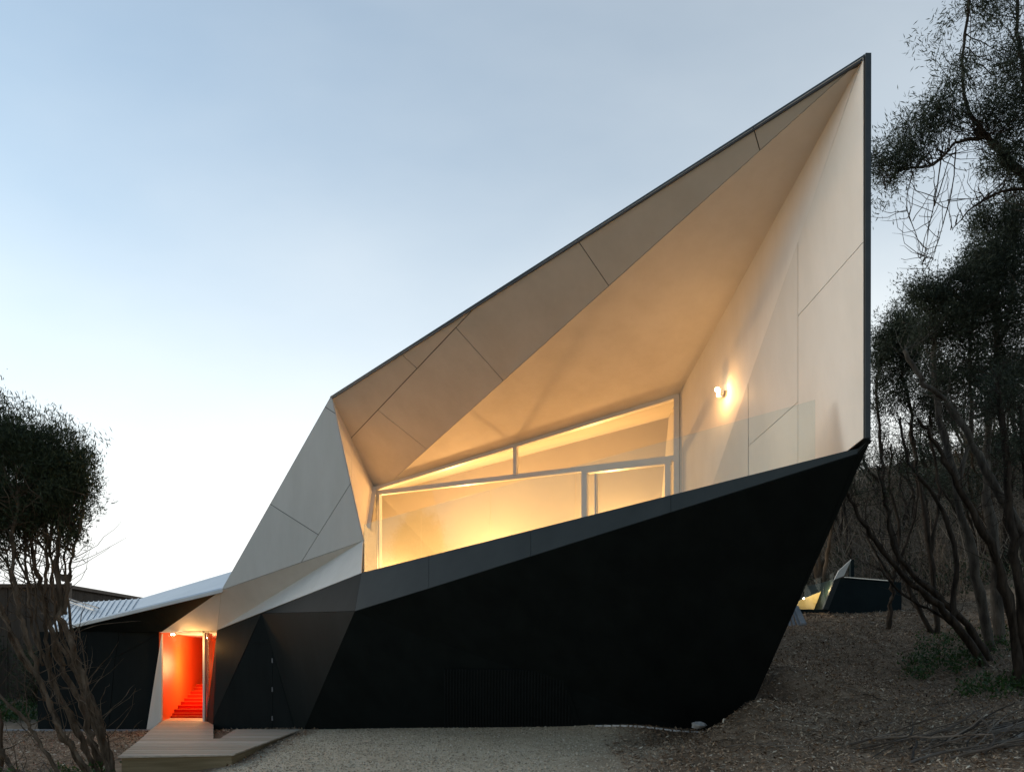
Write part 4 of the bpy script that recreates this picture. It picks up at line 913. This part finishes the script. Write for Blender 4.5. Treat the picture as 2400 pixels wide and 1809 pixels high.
# slatted steps down from it
sa, sb, sc, sd = q['stair']
fl = empty('slatted_steps', sb); tag(fl, 'grey slatted steps beside the black hull on the mound', 'steps')
mb = MB(); mb.bar(sa, sb, (.14, 0, 0), (0, 0, .12)); mb.build('stringer', M['concrete'], fl)
for i in range(9):
    t = (i+.5)/9; a = sa.lerp(sd, t); b_ = sb.lerp(sc, t)
    mb = MB(); mb.bar(a+Vector((-.06, 0, 0)), b_+Vector((-.06, 0, 0)), (.07, 0, 0), (0, 0, .05)); mb.build('slat', M['concrete'], fl)
for i, (a, b_) in enumerate(PAVILION['sleepers']):
    mb = MB(); mb.bar(a, b_, (0, .12, 0), (0, 0, .10)); tag(mb.build('timber_sleeper', M['timber_pale']), ('upper of two pale timber sleepers below the green outbuilding', 'lower of two pale timber sleepers below the green outbuilding')[i], 'sleeper')

# ------------------------------------------------------------------ trees
def smooth_path(pts, sub=5, jit=.02):
    pts = [V(p) for p in pts]; out = []
    for i in range(len(pts)-1):
        p0, p1, p2, p3 = pts[max(i-1, 0)], pts[i], pts[i+1], pts[min(i+2, len(pts)-1)]
        for k in range(sub):
            t = k/sub
            q = .5*((2*p1)+(p2-p0)*t+(2*p0-5*p1+4*p2-p3)*t*t+(3*p1-p0-3*p2+p3)*t**3)
            out.append(q+Vector((random.gauss(0, jit), random.gauss(0, jit), random.gauss(0, jit*.5))))
    out.append(pts[-1]); return out

class Leaves:
    """thin leaf-sized quads, joined"""
    def __init__(s): s.c = []; s.d = []; s.l = []
    def spray(s, p, d, n, spread, size):
        for _ in range(n):
            s.c.append((p.x+random.gauss(0, spread), p.y+random.gauss(0, spread), p.z+random.gauss(0, spread)))
            s.d.append((d.x+random.gauss(0, .6), d.y+random.gauss(0, .6), d.z+random.gauss(0, .6)))
            s.l.append(size*random.uniform(.6, 1.4))
    def build(s, name, mat, parent, aspect=.26):
        c = np.array(s.c); d = np.array(s.d); l = np.array(s.l)[:, None]
        d /= np.linalg.norm(d, axis=1)[:, None]+1e-9
        r = rng.normal(size=c.shape); sd = np.cross(d, r); sd /= np.linalg.norm(sd, axis=1)[:, None]+1e-9
        w = l*aspect
        v = np.stack([c-d*l*.5, c+sd*w*.5-d*l*.05, c+d*l*.5, c-sd*w*.5-d*l*.05], 1).reshape(-1, 3)
        return np_mesh(name, v, np.arange(len(v)), 4, mat, parent)

def make_tree(label, group, spec, bark, leaf, leaf_n=16, leaf_size=.06, spread=.055, per_leaf_steps=7, seed=1, extra_twigs=30, droop=.15, jit=.02, name='tea_tree', dens=1.0, aspect=.26):
    random.seed(seed)
    base = V(spec['stems'][0][0][0])
    root = empty(name, (base.x, base.y, hz(base.x, base.y))); tag(root, label, 'tree', group)
    tb = MB(); tw = MB(); lv = Leaves(); paths = []
    for pts, r0, r1 in spec['stems']:
        g0 = hz(pts[0][0], pts[0][1])
        if g0-.1 < pts[0][2] < g0+1.0: pts = [(pts[0][0]+.03, pts[0][1], g0-.12)]+list(pts)      # root it in the ground
        sp = smooth_path(pts, 6, min(jit, r0*.3)); tb.tube(sp, r0, r1, 8, .35); paths.append(sp)
    allp = [(p, i/len(sp)) for sp in paths for i, p in enumerate(sp) if i > len(sp)*.35]
    for c, rad, n in spec['clumps']:
        c = V(c); n = int(n*dens)
        for _ in range(n):
            while True:
                u = Vector((random.uniform(-1, 1), random.uniform(-1, 1), random.uniform(-1, 1)))
                if u.length < 1: break
            tgt = c+Vector((u.x*rad[0], u.y*rad[1], u.z*rad[2]))
            src = min(random.sample(allp, min(14, len(allp))), key=lambda q: (q[0]-tgt).length+max(0, q[0].z-tgt.z)*1.5)[0]
            mid = src.lerp(tgt, .5)+Vector((random.gauss(0, .1), random.gauss(0, .1), -.10*(tgt-src).length+random.gauss(0, .05)))
            pth = smooth_path([src, mid, tgt], 4, .015)
            tw.tube(pth, min(.016, .006+.004*(tgt-src).length), .002, 4)
            d = (tgt-mid).normalized()+Vector((0, 0, -droop)); d.normalize()
            for k in range(per_leaf_steps):
                t = (k+.5)/per_leaf_steps
                off = Vector((random.gauss(0, 1), random.gauss(0, 1), random.gauss(0, 1)))*(.09*(.6+t))
                lv.spray(tgt+off+d*(t-.6)*.32, d, leaf_n, spread, leaf_size)
    for _ in range(extra_twigs):                     # bare side shoots
        p, t = random.choice(allp)
        d = Vector((random.gauss(0, .5), random.gauss(0, .5), random.uniform(.1, 1))).normalized()
        L = random.uniform(.3, 1.0)
        tw.tube(smooth_path([p, p+d*L*.5+Vector((random.gauss(0, .06), random.gauss(0, .06), 0)), p+d*L+Vector((0, 0, random.uniform(-.1, .25)))], 3, .012), .008, .002, 4)
    tb.build('trunk', bark, root, True)
    tag(tw.build('twigs', bark, root), kind='stuff')
    if lv.c: lv.build('crown', leaf, root, aspect)
    return root

make_tree('leaning many-stemmed tea tree with dense dark crown left of the deck', None, TREES['left'], M['bark'], M['leaf'], 26, .075, .07, 8, 3, 200, .1, aspect=.17)
make_tree('tall tree whose ragged sprays hang in at the top right', None, TREES['tall'], M['bark_dark'], M['leaf_deep'], 14, .095, .10, 7, 5, 90, .35, dens=.85, aspect=.14)
make_tree('bushy tea tree with pale leaning trunk behind the right post', None, TREES['mid'], M['bark_pale'], M['leaf_deep'], 17, .075, .085, 7, 8, 130, .1, dens=2.0, aspect=.2)
make_tree('slim tea tree with small dark crown just right of the corner post', None, TREES['slim'], M['bark_dark'], M['leaf_deep'], 17, .08, .09, 7, 9, 130, .1, dens=2.0, aspect=.2)
make_tree('dark tea tree arching leftwards over the green outbuilding', None, TREES['arch'], M['bark_dark'], M['leaf'], 5, .06, .08, 5, 10, 110, .1)
make_tree('thin upright forked tree standing before the green outbuilding', None, TREES['upright'], M['bark_dark'], M['leaf'], 6, .06, .08, 5, 11, 60, .1)
make_tree('thick stemmed tea tree at the right edge above the brush heap', None, TREES['edge'], M['bark_dark'], M['leaf_deep'], 14, .07, .085, 6, 12, 110, .1, dens=1.6, aspect=.2)

# stump-like trunk at the far left edge
spec = dict(stems=[([(-8.05, 10.6, -.2), (-8.0, 10.6, .55), (-8.1, 10.65, 1.2), (-8.2, 10.7, 1.9)], .11, .05), ([(-8.0, 10.6, .4), (-7.7, 10.5, .15), (-7.45, 10.4, -.05)], .05, .03)], clumps=[])
make_tree('broken brown trunk at the left edge of the picture', None, spec, M['bark'], M['leaf'], seed=14, extra_twigs=14)

# the wood climbing the hill behind: trunks one can tell apart
random.seed(21)
for i in range(32):
    Y = random.uniform(20.5, 33); s = random.uniform(.40, .80) if i > 5 else random.uniform(.36, .5)
    if i > 25: s = random.uniform(.78, 1.02)
    X = s*Y; zb = hz(X, Y)
    Hh = random.uniform(3.2, 5.2); stems = []; clumps = []
    for k in range(random.choice((2, 3, 3, 4))):
        lean = random.uniform(-1.6, .5); ry = random.uniform(-.8, .8)
        pts = [(X+random.gauss(0, .12), Y+random.gauss(0, .12), zb-.2)]
        for t in (.25, .5, .75, 1.0):
            pts.append((X+lean*t**1.4+random.gauss(0, .14), Y+ry*t+random.gauss(0, .1), zb+Hh*t*random.uniform(.93, 1.05)))
        stems.append((pts, random.uniform(.05, .10), .02))
        clumps.append((pts[-1], (random.uniform(.5, .9), .6, random.uniform(.35, .7)), random.randint(12, 22)))
        clumps.append(((pts[-2][0]+random.gauss(0, .5), pts[-2][1], pts[-2][2]), (.5, .5, .4), 7))
    make_tree('tea tree in the dense dark wood climbing the hill behind', 'trees of the wood on the hill', dict(stems=stems, clumps=clumps), M['bark_dark'] if i % 3 else M['bark'], M['leaf_deep'], 9, .085, .09, 6, 100+i, 60)

# tangled understorey between the trunks: nobody could count it
random.seed(5)
tw = MB()
for _ in range(4400):
    Y = random.uniform(19.8, 34); X = random.uniform(.33, .95)*Y; z = hz(X, Y)
    
    if Y < 23 and X < 12.5: continue
    L = random.uniform(.7, 2.6) if Y < 30 else random.uniform(1.2, 3.6); d = Vector((random.gauss(-.25, .45), random.gauss(0, .4), 1)).normalized()
    p = Vector((X, Y, z-.1)); b1 = p+d*L*.5+Vector((random.gauss(0, .12), 0, 0)); b2 = p+d*L+Vector((random.gauss(-.1, .3), 0, random.gauss(0, .15)))
    tw.tube([p, b1, b2], random.uniform(.008, .022), .004, 3)
    for _k in range(2):
        q0 = p.lerp(b2, random.uniform(.3, .9)); tw.tube([q0, q0+Vector((random.gauss(-.1, .4), random.gauss(0, .3), random.uniform(-.1, .5)))], .007, .003, 3)
tag(tw.build('understorey', M['twig']), 'tangle of bare brown twigs filling the wood', 'undergrowth', kind='stuff')
lv = Leaves()
for _ in range(1800):
    Y = random.uniform(18.5, 34); X = random.uniform(.37, .98)*Y
    if Y < 22.5 and X < 12.6: continue
    z = hz(X, Y); lv.spray(Vector((X, Y, z+random.uniform(.05, .9))), Vector((0, 0, .4)), 14, .16, .11)
o = lv.build('undergrowth', M['leaf'], None, .4); tag(o, 'low dark leafy undergrowth between the trunks of the wood', 'undergrowth', kind='stuff')

# bright low greenery
def greenery(label, spots, n, size):
    lv = Leaves()
    for (x, y, r, k) in spots:
        for _ in range(k):
            a = random.uniform(0, 6.28); rr = r*math.sqrt(random.random()); X, Y = x+rr*math.cos(a), y+rr*math.sin(a)
            lv.spray(Vector((X, Y, hz(X, Y)+random.uniform(.02, .22))), Vector((0, 0, .7)), n, .07, size)
    tag(lv.build('ground_cover', M['green'], None, .45), label, 'ground cover', kind='stuff')
greenery('green leafy ground cover under the trees on the right bank', [(9.2, 14.5, .8, 90), (10.5, 15.5, 1.2, 120), (8.6, 11.8, .8, 70), (9.4, 12.2, .9, 90), (8.2, 14.0, .4, 20)], 12, .07)
greenery('green tufts at the foot of the leaning tree beside the deck', [(-6.5, 10.35, .4, 45), (-6.9, 10.2, .3, 25), (-7.6, 10.1, .3, 12)], 12, .06)
greenery('grass and low bushes behind the end of the black wing', [(-14.5, 20, 1.6, 160), (-17, 21, 2.0, 200), (-20, 22, 2.0, 160)], 14, .1)

# leafy bushes at the far left, behind the tree
for i, (x, y, h) in enumerate(((-15.5, 22.5, 1.8), (-18.5, 22.8, 2.4), (-21, 22, 2.2))):
    random.seed(60+i); lv = Leaves(); tb = MB(); z = hz(x, y)
    root = empty('bush', (x, y, z)); tag(root, ('dark bush nearest the end of the black wing', 'dark bush in the middle of three before the brown house', 'dark bush at the far left edge before the brown house')[i], 'bush')
    for _ in range(70):
        u = Vector((random.gauss(0, .55), random.gauss(0, .45), random.uniform(.1, 1)*h)); p = Vector((x, y, z))+u
        tb.tube([(x+u.x*.15, y+u.y*.15, z-.05), p], .012, .004, 4); lv.spray(p, u.normalized(), 45, .16, .09)
    tb.build('stems', M['bark_dark'], root); lv.build('crown', M['leaf'], root, .4)
# far tree tops above the wing roof
lv = Leaves(); tb = MB(); x, y = -22.5, 36.0
root = empty('bush', (x, y, hz(x, y))); tag(root, 'distant bush showing just above the left end of the wing roof', 'bush')
random.seed(77)
for _ in range(60):
    p = Vector((x+random.gauss(0, .5), y+random.gauss(0, .5), random.uniform(2.5, 5.05)-abs(random.gauss(0, .15)))); tb.tube([(x, y, 0), p], .03, .01, 4); lv.spray(p, Vector((0, 0, 1)), 40, .2, .14)
tb.build('stems', M['bark_dark'], root); lv.build('crown', M['leaf'], root, .45)

# ------------------------------------------------------------------ ground litter
def scatter_chips(n, region, lmin, lmax, name, label, mat, flat=.35):
    x = rng.uniform(region[0], region[1], n); y = rng.uniform(region[2], region[3], n)
    keep = rng.random(n) < (1-gravel_mask(x, y)*.965)
    keep &= ~((x > -6.9) & (x < -4.4) & (y > 10.4) & (y < 14.6))
    x, y = x[keep], y[keep]; z = height(x, y); n = len(x)
    a = rng.uniform(0, 2*np.pi, n); tl = rng.normal(0, flat, n); l = rng.uniform(lmin, lmax, n)*rng.choice([1, 1, 1, 1.8], n); w = l*rng.uniform(.14, .4, n)
    d = np.stack([np.cos(a)*np.cos(tl), np.sin(a)*np.cos(tl), np.sin(tl)], -1)
    s = np.stack([-np.sin(a), np.cos(a), rng.normal(0, .45, n)], -1)
    c = np.stack([x, y, z+np.abs(np.sin(tl))*l*.5+.006+rng.uniform(0, .012, n)], -1)
    l_, w_ = l[:, None], w[:, None]
    up_ = np.cross(d, s); up_ /= np.linalg.norm(up_, axis=1)[:, None]
    v = np.stack([c-d*l_*.5, c+s*w_*.5-d*l_*.1, c+d*l_*.5, c-s*w_*.5+d*l_*.1, c+up_*w_*.35], 1).reshape(-1, 3)
    b0 = np.arange(n)[:, None]*5
    f = np.concatenate([b0+np.array([[0, 1, 4]]), b0+np.array([[1, 2, 4]]), b0+np.array([[2, 3, 4]]), b0+np.array([[3, 0, 4]])], 1).reshape(-1)
    tag(np_mesh(name, v, f, 3, mat), label, 'mulch', kind='stuff')
scatter_chips(170000, (1.6, 13, 6.8, 20), .02, .058, 'bark_mulch', 'brown bark mulch and wood chips covering the mound', M['chip'])
scatter_chips(45000, (-12.5, -4.0, 8.8, 16.4), .02, .06, 'bark_mulch', 'dark bark mulch under the leaning tree', M['chip'])

n = 42000
x = rng.uniform(-5.2, 4.2, n); y = rng.uniform(8.6, 14.6, n)
gmk = gravel_mask(x, y); keep = rng.random(n) < gmk*.9+.03
keep &= ~((x < -4.45) & (y > 10.5)); x, y = x[keep], y[keep]; n = len(x); z = height(x, y)
r = rng.uniform(.005, .014, n)*rng.choice([1, 1, 1, 1.6], n)
octv = np.array([[1, 0, 0], [0, 1, 0], [-1, 0, 0], [0, -1, 0], [0, 0, .7], [0, 0, -.7]])
v = np.stack([x, y, z+r*.25], -1)[:, None]+octv[None]*(r[:, None, None]*rng.uniform(.6, 1.4, (n, 6, 1)))
b0 = np.arange(n)[:, None]*6
f = np.concatenate([b0+np.array([[i, (i+1) % 4, 4]]) for i in range(4)]+[b0+np.array([[(i+1) % 4, i, 5]]) for i in range(4)], 1).reshape(-1)
tag(np_mesh('gravel', v.reshape(-1, 3), f, 3, M['pebble']), 'pale gravel scattered over the forecourt', 'gravel', kind='stuff')

# fallen branches: brush heap on the right, sticks under the left tree
random.seed(33)
def stick(x, y, ang, L, r, lift, label, group):
    pts = []
    for k in range(6):
        t = k/5-.5
        X = x+math.cos(ang)*L*t+random.gauss(0, .02*L); Y = y+math.sin(ang)*L*t+random.gauss(0, .02*L)
        pts.append(Vector((X, Y, hz(X, Y)+.015+lift*(.5+t)+abs(random.gauss(0, .015)))))
    mb = MB(); mb.tube(smooth_path(pts, 2, .004), r, r*.35, 6, .3)
    o = mb.build('fallen_branch', M['stick']); tag(o, label, 'branch', group)
    for _ in range(random.choice((0, 1, 2))):
        a = random.choice(pts[1:-1]); dd = Vector((math.cos(ang+random.uniform(-.7, .7)), math.sin(ang+random.uniform(-.7, .7)), random.uniform(0, .35)))
        mb = MB(); mb.tube([a, a+dd*L*.18, a+dd*L*.3+Vector((0, 0, -.02))], r*.5, r*.2, 5); mb.build('twig', M['stick'], o)
for i in range(60):
    stick(random.uniform(5.2, 7.2), random.uniform(7.9, 9.4), random.choice((random.uniform(-.3, .5), random.uniform(-.3, .5), random.uniform(-1.3, 1.4))), random.uniform(.5, 1.9), random.choice((.006, .009, .013, .02)), random.uniform(-.05, .45), 'dry grey branch lying in the brush heap at the lower right', 'branches of the brush heap at the lower right')
for i in range(34):
    stick(random.uniform(3.2, 7.8), random.uniform(8.6, 13.5), random.uniform(-.8, .8), random.uniform(.25, .9), random.uniform(.004, .010), random.uniform(0, .04), 'thin dry stick lying on the bark covered mound', 'sticks scattered on the mound')
for i in range(26):
    stick(random.uniform(-8.3, -6.7), random.uniform(9.8, 10.6), random.uniform(1.9, 3.0), random.uniform(.5, 1.4), random.uniform(.006, .016), random.uniform(0, .35), 'dry branch lying among the stems at the lower left', 'branches under the leaning tree')
